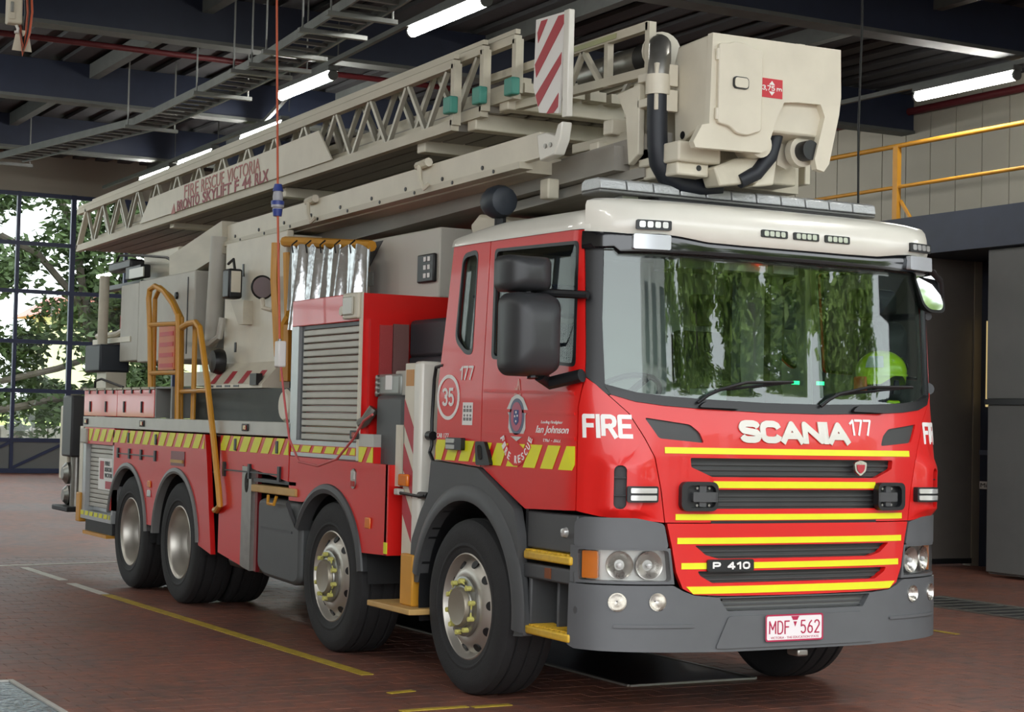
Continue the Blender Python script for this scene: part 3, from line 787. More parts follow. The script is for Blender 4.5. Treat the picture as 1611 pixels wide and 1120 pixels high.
def tree(label, base, limbs, clumps, n, sz, mt, seed):
    t = thing('tree', label, 'tree', base)
    b = Vector(base)
    for i, (pts, r) in enumerate(limbs):
        P('trunk' if i == 0 else 'branch', M().tube([Vector(p) - b for p in pts], r, 8), BARK, t, smooth=True)
    leafmesh('foliage', [(Vector(c) - b, rr) for c, rr in clumps], n, sz, mt, seed, t)
    return t
def rp(u, v, x): return tuple(onX(u, v, x))
rg = random.Random(11)
cl = []
for k in range(70):
    u = rg.uniform(-60, 260); v = rg.uniform(290, 660)
    if 60 < u < 112 and 400 < v < 520 and rg.random() < .85: continue
    if -20 < u < 30 and 350 < v < 500 and rg.random() < .6: continue
    if 60 < u < 110 and 305 < v < 360 and rg.random() < .7: continue
    cl.append((rp(u, v, -30 + rg.uniform(-1, 1)), rg.uniform(.45, .85)))
tree('broad dark-leaved tree spreading outside the rear doors', (-30.5, 6.5, .46),
     [([(-30.5, 6.5, .45), (-30.4, 6.2, 1.6), rp(150, 560, -30)], .16), ([rp(180, 600, -30), rp(100, 625, -30), rp(30, 640, -30), rp(-40, 650, -30)], .08), ([rp(150, 560, -30), rp(90, 580, -30), rp(0, 600, -30)], .07),
      ([rp(150, 560, -30), rp(120, 470, -30), rp(60, 400, -30), rp(0, 370, -30)], .08), ([rp(140, 520, -30), rp(115, 350, -30), rp(85, 300, -30)], .09), ([rp(150, 560, -30), rp(200, 420, -30), rp(240, 330, -30)], .1)],
     cl, 17000, .11, LEAF1, 21)
r2 = random.Random(12); cl2 = []
for k in range(44): cl2.append(((-31 + r2.uniform(-1.2, 1.2), -4.6 + r2.uniform(-2.6, 2.6), r2.uniform(1.6, 7.2)), r2.uniform(.5, .9)))
tree('leafy tree outside the leftmost rear doors', (-31, -4.6, .46), [([(-31, -4.6, .45), (-31.1, -4.4, 2.2), (-31, -4.8, 4.5)], .2), ([(-31.1, -4.4, 2.2), (-31, -3.2, 3.6), (-30.8, -2.4, 5.0)], .1), ([(-31.1, -4.4, 2.4), (-31, -5.8, 3.8), (-31.2, -6.6, 5.2)], .1)], cl2, 9000, .12, LEAF1, 23)
hedge = [(rp(rg.uniform(-60, 260), rg.uniform(612, 640), -33), .5) for k in range(16)]
tree('dark hedge-like shrub tree behind the lawn', (-33, 4.0, .46), [([(-33, 4, .46), (-33, 4, 1.2)], .1)], hedge, 3500, .12, LEAF1, 22)
# house beyond
HW = mat('house_cream_render', (232, 224, 190), .8); HR = mat('house_red_tiles', (206, 128, 120), .8, var=.15, vscale=2)
hb = onX(40, 690, -50)
t = thing('house', 'cream house with red tiled roof beyond the tree', 'house', (-50, onX(72, 475, -50).y + 6.3, 1.56))
P('house_wall', M().box(-3, 0, -6, 6, -.1, 3.25), HW, t)
P('house_roof', M().prism([(-6.6, 3.2), (6.6, 3.2), (5.4, 3.95), (-5.4, 3.95)], 'X', -3.6, .5), HR, t)
for yy in (-4.6, -2.6, -.6, 1.4, 3.4):
    w = P('window_frame', M().box(0, .04, yy - .4, yy + .4, 1.4, 2.7), WHT, t); P('pane', M().box(.03, .05, yy - .33, yy + .33, 1.47, 2.63), mat('house_pane', (150, 158, 160), .2), w)
# across the road in front (seen in the windscreen)
def front_tree(label, x, y, h, seed, mt):
    r = random.Random(seed); cl = []
    for k in range(26): cl.append(((x + r.uniform(-1.2, 1.2), y + r.uniform(-1.75, 1.75), h * (.16 + .8 * (k + .5) / 26)), r.uniform(.7, 1.05)))
    tree(label, (x, y, -.05), [([(x, y, -.08), (x + .1, y, h * .3), (x, y + .2, h * .7)], .22)], cl, 4200, .24, mt, seed)
k = 0
for row, (x, y0, n) in enumerate(((24, 10.0, 4), (29.5, 12.8, 4), (35, 10.2, 5))):
    for j in range(n):
        front_tree(['first', 'second', 'third', 'fourth', 'fifth'][j] + ' street tree of the ' + ['front', 'middle', 'back'][row] + ' row across the forecourt', x, y0 + j * 5.7, 9.5 + row + (j % 2) * .8, 31 + k, LEAF3); k += 1
t = thing('office_building', 'white columned building across the forecourt', 'building', (30, 0, -.05))
BW = mat('building_white', (232, 232, 228), .8)
P('facade', M().box(0, 6, 1.4, 7.4, 0, 12), BW, t)
for k in range(3):
    yy = 1.4 + k * 2.0
    P('column', M().box(-.5, 0, yy, yy + .7, 0, 12), BW, t)
    for z in (.8, 3.6, 6.4, 9.2): P('window', M().box(-.06, 0, yy + .9, yy + 1.9, z, z + 1.7), mat('building_glass', (110, 118, 122), .1), t)
# ================================================================ FIRE TRUCK: CAB
T = thing('fire_truck', 'red aerial platform fire truck with cream folded boom and yellow stripes', 'fire truck')
REAR_E = [(-.346, 2.594), (-.404, 2.086), (-.446, 1.784), (-.45, 1.445), (-.476, 1.323)]
DFRONT = [(1.147, 1.105), (1.149, 1.442), (1.161, 1.639), (1.192, 1.738), (1.209, 1.804), (1.209, 1.902), (1.185, 2.266), (1.166, 2.482), (1.163, 2.56)]
SEAM = [(1.352, 1.701), (1.451, 1.612), (1.527, 1.484), (1.575, 1.387), (1.611, 1.226), (1.635, 1.057)]
HOODTOP = [(1.362, 1.706), (1.491, 1.672), (1.65, 1.655), (1.85, 1.644), (2.244, 1.633)]
WSBOT = [(1.324, 1.756), (1.495, 1.717), (1.65, 1.702), (1.854, 1.692), (2.254, 1.681)]
WIN_R = rpoly([(-.222, 2.53), (-.028, 2.545), (-.028, 1.935), (-.115, 1.935), (-.262, 2.02)], .06)
WIN_D = rpoly([(.172, 2.53), (1.12, 2.505), (1.141, 1.845), (.205, 1.905)], .035)
for mir in (False, True):
    sd = 'right' if not mir else 'left'
    q = csheet('cab_rear_quarter', RED, T, REAR_E + [(.112, 1.296), (.112, 2.60)], [WIN_R], mirror=mir)
    dr = csheet('cab_door', RED, T, [(.12, 2.60), (.12, 1.296), (.139, 1.295), (.374, 1.197), (.642, 1.089)] + DFRONT, [WIN_D], mirror=mir)
    csheet('window_glass', SGLASS, q, [(a, b) for a, b in WIN_R], off=-.018, th=.005, mirror=mir)
    csheet('window_glass', SGLASS, dr, [(a, b) for a, b in WIN_D], off=-.018, th=.005, mirror=mir)
    csheet('quarter_lining', INTERL, q, [(a, b) for a, b in REAR_E] + [(.112, 1.296), (.112, 2.58)], [WIN_R], off=-.05, th=.012, mirror=mir)
    csheet('door_lining', INTER, dr, [(.125, 2.58), (.12, 1.32), (.374, 1.22), (.642, 1.12)] + [(a - .01, min(b, 2.55)) for a, b in DFRONT][:-1], [WIN_D], off=-.05, th=.012, mirror=mir)
    def ring(poly, k):
        cx = sum(p[0] for p in poly) / len(poly); cy = sum(p[1] for p in poly) / len(poly)
        out = []
        for a, b in poly:
            d = Vector((a - cx, b - cy)); d = d * (1 - k / max(.05, d.length)); out.append((cx + d.x, cy + d.y))
        return out
    csheet('window_seal', BLACK, q, WIN_R, [ring(WIN_R, .028)], off=-.012, th=.014, mirror=mir)
    csheet('window_seal', BLACK, dr, WIN_D, [ring(WIN_D, .03)], off=-.012, th=.014, mirror=mir)
    # pressed swage lines of the door
    for z in (1.735, 1.63, 1.50):
        csheet('swage_line', RED, dr, [(.14, z), (1.14, z - .02), (1.14, z - .035), (.14, z - .018)], off=-.002, th=.008, mirror=mir)
    SLOT = rrect(1.362, 1.124, 1.424, 1.346, .028)
    cp = csheet('corner_panel', RED, T, [(1.155, 1.105), (1.157, 1.442), (1.169, 1.639), (1.200, 1.735), (1.219, 1.79), (1.28, 1.755)] + [(a - .006, b) for a, b in SEAM] + [(1.298, 1.082)], [SLOT], mirror=mir)
    csheet('air_slot', BLACK, cp, rrect(1.35, 1.115, 1.436, 1.355, .03), off=-.05, th=.012, mirror=mir)
    for z in (1.19, 1.28): csheet('slot_rib', BLACK, cp, [(1.362, z), (1.424, z), (1.424, z + .006), (1.362, z + .006)], off=-.04, th=.03, mirror=mir)
    lb = csheet('marker_lamp', BLACK, T, rrect(1.424, 1.160, 1.585, 1.242, .01), off=.0, th=.03, mirror=mir)
    for z in (1.17, 1.207): csheet('lamp_strip', LENS, lb, rrect(1.44, z, 1.575, z + .026, .005), off=.03, th=.006, mirror=mir)
    csheet('headlight_brow', BUMPERG, T, rpoly([(1.149, .925), (1.149, 1.05), (1.2, 1.078), (1.48, 1.078), (1.628, 1.05), (1.655, .925)], .02), off=-.03, th=.035, mirror=mir)
    # headlight
    hl = csheet('headlight', mat('headlight_bowl', (206, 206, 200), .3, metal=.35), T, rpoly([(1.168, .915), (1.661, .918), (1.679, .752), (1.171, .752)], .02), off=-.07, th=.012, mirror=mir)
    csheet('bezel', BUMPERG, hl, [(1.12, .93), (1.665, .925), (1.69, .742), (1.12, .742)], [rpoly([(1.172, .912), (1.655, .914), (1.672, .756), (1.175, .756)], .02)], off=-.07, th=.072, mirror=mir)
    csheet('indicator', AMBER, hl, rrect(1.185, .765, 1.28, .905, .008), off=-.05, th=.03, mirror=mir)
    for s0, rr in ((1.40, .066), (1.56, .068)):
        c0 = Vector(cab(2 * SC - s0 if mir else s0, .835, -.045)); c1 = Vector(cab(2 * SC - s0 if mir else s0, .835, -.0))
        nrm = (c1 - c0).normalized(); mm = M()
        for k in range(5):
            pass
        rings = []
        a_ = nrm.cross(Vector((0, 0, 1))).normalized(); b_ = Vector((0, 0, 1))
        for rad, dep in ((.012, -.02), (.03, -.012), (.05, .002), (rr, .018), (rr + .004, .02), (rr + .006, .012)):
            rings.append([tuple(c0 + nrm * dep + (a_ * math.cos(2 * math.pi * i / 24) + b_ * math.sin(2 * math.pi * i / 24)) * rad) for i in range(24)])
        P('reflector', M().grid(rings, True), CHROME, hl, smooth=True)
        P('bulb', M().lathe([(.001, .014), (.012, .01), (.016, 0), (.012, -.012), (.001, -.016)], tuple(c0 + nrm * .012), 'Z', 12), mat('bulb_white', (240, 240, 236), .2), hl, smooth=True)
    csheet('lens_cover', LGLASS, hl, rpoly([(1.172, .913), (1.656, .915), (1.672, .755), (1.175, .755)], .02), off=-.006, th=.005, mirror=mir)
    # A-pillar trim + kick
    csheet('pillar_trim', BLACK, T, [(1.213, 1.80), (1.213, 1.902), (1.19, 2.266), (1.171, 2.482), (1.171, 2.55), (1.295, 2.55), (1.302, 2.1), (1.33, 1.75), (1.355, 1.70), (1.28, 1.755)], off=-.03, th=.026, mirror=mir)
hood = csheet('hood_panel', RED, T, SEAM[::-1] + HOODTOP + mirp(HOODTOP) + mirp(SEAM[::-1]),
    [rpoly([(1.53, 1.592), (1.781, 1.561), (1.831, 1.522), (1.854, 1.467), (1.60, 1.487)], .015), mirp(rpoly([(1.53, 1.592), (1.781, 1.561), (1.831, 1.522), (1.854, 1.467), (1.60, 1.487)], .015)),
     rpoly([(1.77, 1.39), (1.775, 1.342), (1.90, 1.292)] + mirp([(1.77, 1.39), (1.775, 1.342), (1.90, 1.292)]), .01),
     rpoly([(1.86, 1.228), (1.87, 1.128)] + mirp([(1.86, 1.228), (1.87, 1.128)]), .01)])
for nm, z0, z1, s0 in (('upper', 1.28, 1.40, 1.74), ('middle', 1.12, 1.235, 1.84)):
    gp = csheet('grille_mesh', GRILLE, hood, [(s0, z0), (2 * SC - s0, z0), (2 * SC - s0, z1), (s0, z1)], off=-.055, th=.012, label=nm + ' dark mesh grille opening')
    for k in range(4):
        z = z0 + .02 + k * (z1 - z0 - .03) / 3.4
        csheet('grille_rib', GRILLE, gp if False else hood, [(s0 + .02, z), (2 * SC - s0 - .02, z), (2 * SC - s0 - .02, z + .010), (s0 + .02, z + .010)], off=-.045, th=.014)
csheet('grille_slot', BLACK, hood, [(1.895, 1.040), (2 * SC - 1.895, 1.040), (2 * SC - 1.895, 1.066), (1.895, 1.066)], off=-.01, th=.012)
for f in (0, 1): csheet('fairing_infill', GRILLE, hood, rpoly([(1.51, 1.60), (1.79, 1.575), (1.85, 1.525), (1.87, 1.455), (1.585, 1.475)], .015), off=-.022, th=.01, mirror=bool(f))
def band(s0, z0, z1, taper=0.0): return [(s0, z1), (s0 + taper, z0), (2 * SC - s0 - taper, z0), (2 * SC - s0, z1)]
csheet('yellow_stripe', YEL, hood, band(1.626, 1.411, 1.443), off=.001, th=.003)
csheet('yellow_stripe', YEL, hood, band(1.905, 1.236, 1.271), off=.001, th=.003)
csheet('yellow_stripe', YEL, hood, band(1.69, 1.070, 1.101), off=.001, th=.003)
LOW = [(1.643, 1.052), (1.672, .933), (1.697, .804), (1.735, .72), (1.80, .688), (2.0, .680), (2.44, .676)]
G4 = [(1.80, .940), (1.865, .890), (1.945, .870)]; G5 = [(1.818, .808), (1.832, .785), (1.905, .746)]
low = csheet('lower_grille_panel', RED, T, LOW + mirp(LOW), [rpoly(G4 + mirp(G4), .01), rpoly(G5 + mirp(G5), .01)], off=-.03, th=.036)
for z0, z1 in ((.865, .945), (.742, .812)): 
    csheet('grille_mesh', GRILLE, low, [(1.78, z0), (2 * SC - 1.78, z0), (2 * SC - 1.78, z1), (1.78, z1)], off=-.05, th=.012)
    for k in range(3): csheet('grille_rib', GRILLE, low, [(1.80, z0 + .015 + k * .024), (2 * SC - 1.8, z0 + .015 + k * .024), (2 * SC - 1.8, z0 + .025 + k * .024), (1.8, z0 + .025 + k * .024)], off=-.04, th=.014)
csheet('yellow_stripe', YEL, low, band(1.700, .948, .980), off=.007, th=.003)
csheet('yellow_stripe', YEL, low, band(1.724, .819, .851), off=.007, th=.003)
csheet('yellow_stripe', YEL, low, band(1.752, .692, .730, .04), off=.007, th=.003)
bd = csheet('model_badge', BLACK, low, rrect(1.868, .805, 2.150, .868, .012), off=.008, th=.012)
strokes('badge_lettering', 'P', WHT, bd, (1.897, .817, 1.947, .856), cab, tf=.24, gap=.22, off=.020, th=.003, curved=True)
strokes('badge_lettering', '410', WHT, bd, (1.985, .817, 2.125, .856), cab, tf=.24, gap=.22, off=.020, th=.003, curved=True)
strokes('maker_lettering', 'SCANIA', mat('brushed_letter_metal', (204, 201, 192), .4, metal=.3), hood, (2.070, 1.472, 2.800, 1.592), cab, tf=.30, gap=-.03, off=.001, th=.008, curved=True)
strokes('unit_number', '177', WHT, hood, (2.815, 1.520, 2.972, 1.612), cab, tf=.18, gap=.16, curved=True)
bg_ = csheet('griffin_badge', CHROME, hood, rpoly([(2.815, 1.375), (2.86, 1.388), (2.905, 1.375), (2.898, 1.33), (2.86, 1.302), (2.822, 1.33)], .012), off=.002, th=.014)
csheet('badge_centre', REDW, bg_, rpoly([(2.83, 1.365), (2.89, 1.365), (2.885, 1.335), (2.86, 1.315), (2.835, 1.335)], .01), off=.016, th=.003)
for mir in (0, 1):
    strokes('fire_lettering', 'FIRE', WHT, T, (1.196, 1.478, 1.458, 1.608) if not mir else (2 * SC - 1.458, 1.478, 2 * SC - 1.196, 1.608), cab, tf=.235, gap=.15, curved=True)
    # bracket (rope guide) boxes either side of the grille
    br = csheet('front_bracket', BLACK, hood, rrect(1.706, 1.118, 1.915, 1.268, .035), [rrect(1.735, 1.135, 1.90, 1.25, .03)], off=.0, th=.04, mirror=bool(mir))
    csheet('bracket_cover', BLACK, br, rrect(1.725, 1.13, 1.905, 1.255, .03), off=.0, th=.012, mirror=bool(mir))
    csheet('bracket_bar', PLASTIC, br, rrect(1.77, 1.165, 1.91, 1.215, .006), off=.01, th=.03, mirror=bool(mir))
    csheet('bracket_post', PLASTIC, br, rrect(1.81, 1.14, 1.85, 1.25, .006), off=.01, th=.02, mirror=bool(mir))
    for a, b in ((1.80, 1.235), (1.87, 1.235), (1.80, 1.147), (1.87, 1.147)): csheet('bolt', STEEL, br, ell(a, b, .007, .007, 8), off=.012, th=.012, mirror=bool(mir))

# windscreen
WS = [(1.300, 2.47), (1.303, 2.1), (1.324, 1.765)] + WSBOT
wsg = csheet('windscreen', GLASS, T, WS + mirp(WS), off=-.02, th=.006)
LOWF = [(1.318, 1.775)] + WSBOT + mirp(WSBOT) + [(2 * SC - 1.318, 1.775)] + mirp(HOODTOP)[::-1][::1]
csheet('windscreen_sill', BLACK, T, [(1.33, 1.75)] + [(a, b + .004) for a, b in WSBOT] + mirp([(a, b + .004) for a, b in WSBOT]) + [(2 * SC - 1.33, 1.75)] + [(2 * SC - a, b) for a, b in HOODTOP] + HOODTOP[::-1], off=-.03, th=.036)
for s0 in (1.93, 2.93):
    csheet('sill_scoop', BLACK, T, rpoly([(s0 - .1, 1.652), (s0 - .06, 1.682), (s0 + .1, 1.682), (s0 + .16, 1.648)], .02), off=.0, th=.03)
for s0, s1 in ((1.83, 2.45), (2.62, 3.34)):
    p = [cab(s0, 1.675, .02), cab(s0 + .06, 1.715, .03), cab(s0 + .13, 1.745, .03), cab((s0 + s1) / 2, 1.79, .02), cab(s1, 1.80, .012)]
    w = P('wiper', M().tube(p, .009, 6), BLACK, T, smooth=True)
    P('wiper_blade', M().tube([cab(s0 + .12 + (s1 - s0 - .12) * k / 8, 1.743 + .057 * k / 8, .004) for k in range(9)], .007, 6), BLACK, w, smooth=True)
# sun visor band and white roof fairing
vz = [(1.163, 2.553), (1.30, 2.545), (1.429, 2.535), (1.60, 2.54), (1.70, 2.532), (1.86, 2.512), (2.1, 2.508), (2.443, 2.508)]
def vzf(s):
    s = min(s, 2 * SC - s); return lerp(vz, s)
sv = [1.163 + (2 * SC - 2.326) * i / 80 for i in range(81)]
rows = []
for s in sv:
    zb = vzf(s); b0 = 2.435 if 1.36 < min(s, 2 * SC - s) else 2.46
    e = min(s - 1.163, 2 * SC - 1.163 - s); k = min(1, max(0, e) / .42); k = .25 + .75 * k * k * (3 - 2 * k)
    rows.append([cab(s, zb, -.02), cab(s, zb, .075 * k), cab(s, zb - .03, .085 * k), cab(s, b0 + .01, .075 * k), cab(s, b0, .05 * k), cab(s, b0, -.02)])
P('sun_visor', M().grid(rows), GLOSSB, T, smooth=True)
rows = []
for s in sv:
    zb = vzf(s); e = min(s - 1.163, 2 * SC - 1.163 - s); k = min(1, max(0, e) / .42); k = k * k * (3 - 2 * k)
    prof = [(-.02, zb), (.08 * k, zb), (.10 * k, zb + .03), (.10 * k, 2.60), (.085 * k, 2.65), (.05 * k, 2.69), (-.01, 2.715), (-.08, 2.735), (-.2, 2.75)]
    rows.append([cab(s, z, o) for o, z in prof])
rf = P('roof_fairing', M().grid(rows), WHITE, T, smooth=True)
# main roof
rows = []
tv = [0, .3, .6, .8, .9, .95, .975, .99, 1.0]
tv = [-t for t in reversed(tv)] + tv[1:]
for i in range(28):
    x = -.36 + (1.27 + .36) * i / 27
    e = min(1, max(0, (x + .37) / .55)); h = .05 + .052 * e ** .6; zb = 2.594 - .012 * max(0, x)
    W = lerp(WZ, 2.58)
    if x > 1.0: W *= (1 - ((x - 1.0) / .335) ** 3) ** (1 / 3)
    r = [(x, (W + .006) * t, zb + h * (1 - abs(t) ** 26) ** .5 + .03 * e * (1 - t * t)) for t in tv]
    rows.append([(x, -W - .007, zb - .016)] + r + [(x, W + .007, zb - .016)])
rows.insert(0, [(-.378, p[1] * .99, 2.585) for p in rows[0]])
P('cab_roof', M().grid(rows), WHITE, T, smooth=True)
for s0 in (2.183, 2.399, 2.616):
    f = csheet('led_strip_lamp', BLACK, rf, rrect(s0, 2.556 + .004, s0 + .175, 2.60, .008), off=.095, th=.014)
    for k in range(4): csheet('led_lens', LENS, f, rrect(s0 + .016 + k * .037, 2.566, s0 + .045 + k * .037, 2.594, .008), off=.109, th=.004)
for mir in (0, 1):
    cl_ = csheet('corner_marker_lamp', mat('frosted_marker_lens', (196, 200, 204), .18, metal=.3), T, rrect(1.44, 2.455, 1.635, 2.532, .01), off=.06, th=.05, mirror=bool(mir))
    f = csheet('corner_strobe', BLACK, rf, rrect(1.45, 2.556, 1.635, 2.606, .008), off=.095, th=.016, mirror=bool(mir))
    for k in range(4): csheet('led_lens', LENS, f, rrect(1.465 + k * .04, 2.566, 1.495 + k * .04, 2.598, .008), off=.111, th=.004, mirror=bool(mir))
# front bumper
BT = [(1.121, .735), (1.682, .735), (1.74, .705), (1.80, .684), (1.93, .673)]
bp_out = [(1.121, .735), (1.115, .42), (1.16, .405), (1.49, .40), (2.0, .392)] + mirp([(1.121, .735), (1.115, .42), (1.16, .405), (1.49, .40), (2.0, .392)]) + mirp(BT)[::-1][::-1][::1]
bp_out = [(1.682, .735), (1.121, .735), (1.115, .42), (1.16, .405), (1.49, .40), (2.0, .392)]
bp_out = bp_out + mirp(bp_out) 
bp_out = [p for p in bp_out] + [(2 * SC - 1.74, .705), (2 * SC - 1.80, .684), (2 * SC - 1.93, .673), (1.93, .673), (1.80, .684), (1.74, .705)]
INS = rpoly([(1.945, .668), (1.995, .60)] + mirp([(1.945, .668), (1.995, .60)]), .01)
FOGS = [(1.389, .651, .042), (1.596, .653, .040)]
fogh = [ell(a, b, r, r, 20) for a, b, r in FOGS]; fogh += [mirp(h) for h in fogh]
bmp = csheet('front_bumper', BUMPERG, T, bp_out, [INS] + fogh, off=-.045, th=.055)
csheet('bumper_inset', mat('inset_grey', (96, 97, 95), .45), bmp, [(1.9, .59), (2 * SC - 1.9, .59), (2 * SC - 1.9, .68), (1.9, .68)], off=-.05, th=.02)
for k in range(3): csheet('inset_rib', PLASTIC, bmp, [(1.98, .607 + k * .022), (2 * SC - 1.98, .607 + k * .022), (2 * SC - 1.98, .613 + k * .022), (1.98, .613 + k * .022)], off=-.03, th=.012)
csheet('plate_recess', BUMPERG, bmp, rpoly([(1.92, .41), (2.0, .575), (2 * SC - 2.0, .575), (2 * SC - 1.92, .41)], .02), off=.008, th=.012)
for mir in (0, 1):
    csheet('bumper_crease', BUMPERG, bmp, rrect(1.37, .522, 1.80, .538, .006), off=.006, th=.014, mirror=bool(mir))
    csheet('corner_plug', PLASTIC, bmp, ell(1.17, .60, .012, .02, 12), off=.009, th=.003, mirror=bool(mir))
    for a, b, r in FOGS:
        aa = 2 * SC - a if mir else a
        c0 = Vector(cab(aa, b, -.03)); nrm = (Vector(cab(aa, b, .01)) - c0).normalized(); A_ = nrm.cross(Vector((0, 0, 1))).normalized(); B_ = Vector((0, 0, 1))
        def rg_(rad, dep): return [tuple(c0 + nrm * dep + (A_ * math.cos(2 * math.pi * i / 20) + B_ * math.sin(2 * math.pi * i / 20)) * rad) for i in range(20)]
        fl = P('fog_lamp', M().grid([rg_(.004, 0), rg_(r * .5, .008), rg_(r * .9, .026), rg_(r, .04), rg_(r + .006, .046), rg_(r + .007, .036)], True), CHROME, bmp, smooth=True)
        P('fog_lens', M().grid([rg_(.001, .04), rg_(r * .5, .038), rg_(r * .96, .034)], True), LGLASS, fl, smooth=True)
np_ = csheet('number_plate', mat('plate_white', (232, 226, 226), .4), T, rrect(2.220, .440, 2.592, .574, .012), off=.026, th=.006)
MAR = mat('plate_maroon', (172, 32, 72), .45)
csheet('plate_rim', MAR, np_, rrect(2.217, .437, 2.595, .577, .014), [rrect(2.225, .445, 2.587, .569, .01)], off=.0325, th=.002)
strokes('plate_characters', 'MDF', MAR, np_, (2.242, .472, 2.372, .546), cab, tf=.13, gap=.28, off=.032, th=.002, curved=True)
strokes('plate_characters', '562', MAR, np_, (2.446, .472, 2.572, .546), cab, tf=.13, gap=.28, off=.032, th=.002, curved=True)
csheet('plate_emblem', MAR, np_, [(2.384, .566), (2.436, .566), (2.424, .546), (2.396, .546)], off=.032, th=.002)
csheet('plate_emblem', MAR, np_, [(2.399, .538), (2.421, .538), (2.41, .512)], off=.032, th=.002)
text('plate_slogan', 'VICTORIA - THE EDUCATION STATE', MAR, np_, (2.252, .450, 2.566, .462), cab, off=.032, th=.001, curved=True)
# ---------------- side steps, fender
for mir in (False, True):
    sg = 1 if mir else -1
    def sy(a, b): return (min(sg * a, sg * b), max(sg * a, sg * b))
    well = P('step_well', M().box(.60, 1.14, *sy(.95, 1.0), .42, 1.09).box(.60, .63, *sy(1.0, 1.17), .42, 1.09), BLACK, T)
    bxx = P('step_frame', M().box(.62, 1.16, *sy(1.0, 1.19), .72, .80).box(.66, .69, *sy(1.0, 1.18), .46, .74).box(.86, .88, *sy(1.0, 1.12), .46, .74).box(.62, 1.14, *sy(1.0, 1.17), .88, 1.08), PLASTIC, T, .012)
    for z in (.845, .448):
        st = P('step_tread', M().prism([(.59, sg * 1.02), (1.14, sg * 1.02), (1.14, sg * 1.21), (.66, sg * 1.21), (.59, sg * 1.17)], 'Z', z - .022, z + .022), STEPY, T, .01)
        for k in range(9): P('tread_rib', M().box(.64 + k * .055, .665 + k * .055, *sy(1.04, 1.19), z + .022, z + .030), STEPY, st)
    P('repeater_lamp', M().lathe([(.001, .03), (.022, .022), (.028, 0)], (1.03, sg * 1.17, .985), 'Y', 16, sg), LENS, T, smooth=True)
    P('side_reflector', M().box(.86, .92, *sy(1.188, 1.196), .735, .79), mat('brown_reflector', (120, 66, 34), .3), T)
    # fender arch
    outer = [(-.735, .58), (-.71, .83), (-.60, 1.0), (-.50, 1.115), (-.47, 1.315), (.135, 1.288), (.365, 1.185), (.56, 1.085), (.61, .95), (.625, .75), (.70, .41)]
    R_ = .60
    inner = [(R_ * math.cos(math.radians(a)), .50 + R_ * math.sin(math.radians(a))) for a in range(-8, 172, 8)]
    inner = [(.60, .40)] + [p for p in inner if True] + [(-.60, .58)]
    poly = outer + inner
    f_ = fY(-1.17) if not mir else fY(1.17, 1)
    sheet('wheel_arch', PLASTIC, T, rpoly(outer + [(.58, .40)] + inner[1:], .015, 2), fn=f_, off=0, th=.055)
    rows = []
    for a in range(-10, 196, 6):
        c_, s_ = math.cos(math.radians(a)), math.sin(math.radians(a)); rows.append([(R_ * c_, sg * 1.222, .5 + R_ * s_), (R_ * c_, sg * .78, .5 + R_ * s_)])
    P('arch_liner', M().grid(rows), BLACK, T, smooth=True)
    lip = []
    for a in range(-6, 172, 6):
        c_, s_ = math.cos(math.radians(a)), math.sin(math.radians(a)); lip.append([((R_ + d) * c_, sg * y, .5 + (R_ + d) * s_) for d, y in ((0, 1.222), (.0, 1.245), (.03, 1.25), (.085, 1.235), (.10, 1.222))])
    P('arch_lip', M().grid(lip), PLASTIC, T, smooth=True)
    # door handle etc
fr_ = csheet('door_handle', BLACK, T, rpoly([(.088, 1.44), (.20, 1.44), (.275, 1.31), (.10, 1.305)], .02), off=.0, th=.025)
csheet('handle_cup', GLOSSB, fr_, rpoly([(.12, 1.42), (.165, 1.42), (.185, 1.34), (.135, 1.335)], .02), off=.025, th=.003)
lm = csheet('side_lamp', BLACK, T, rrect(-.275, 1.385, -.075, 1.455, .01), off=.0, th=.03)
for z in (1.39, 1.425): csheet('lamp_strip', LENS, lm, rrect(-.265, z, -.16, z + .024, .004), off=.03, th=.004)
polys('chevron_strip', chev(-.455, .06, 1.322, 1.440, .175, .125, .07, .02) + chev(.06, 1.14, 1.31, 1.435, .19, .13, .08, .06), YEL, T, cab, off=.0012, th=.002)
# roundel, numbers, crest
rd = csheet('number_roundel', WHT, T, ell(-.305, 1.69, .145, .133, 40), [ell(-.305, 1.69, .122, .112, 40)], off=.001, th=.003)
strokes('roundel_number', '35', WHT, rd, (-.380, 1.635, -.232, 1.748), cab, tf=.2, gap=.16)
strokes('unit_number', '177', WHT, T, (-.165, 1.788, .0, 1.872), cab, tf=.18, gap=.16)
text('cab_code', 'CAB', WHT, T, (-.445, 1.452, -.372, 1.478), cab)
text('cab_code', '177', WHT, T, (-.350, 1.452, -.285, 1.478), cab)
gd = csheet('symbol_panel', WHT, T, [(-.12, 1.53), (.005, 1.53), (.01, 1.66), (-.115, 1.66)], off=.001, th=.002)
for i in range(3):
    for j in range(2):
        a = -.105 + i * .037; b = 1.555 + j * .05
        polys('symbol', [ell(a + .014, b + .03, .010, .008, 10), [(a, b), (a + .028, b), (a + .028, b + .018), (a, b + .018)]], mat('symbol_grey', (120, 116, 116), .5), gd, cab, off=.003, th=.001)
cr = csheet('crest', mat('crest_silver', (206, 204, 200), .35, metal=.3), T, [(.545, 1.705), (.60, 1.685), (.655, 1.62), (.625, 1.59), (.63, 1.52), (.60, 1.475), (.535, 1.45), (.47, 1.475), (.44, 1.52), (.445, 1.59), (.415, 1.62), (.47, 1.685), (.52, 1.705)], off=.001, th=.003)
csheet('crest_ring', mat('crest_blue_grey', (92, 100, 124), .4), cr, ell(.535, 1.583, .083, .10, 30), off=.004, th=.002)
csheet('crest_ring', mat('crest_pink', (176, 84, 108), .4), cr, ell(.535, 1.583, .062, .08, 30), off=.006, th=.002)
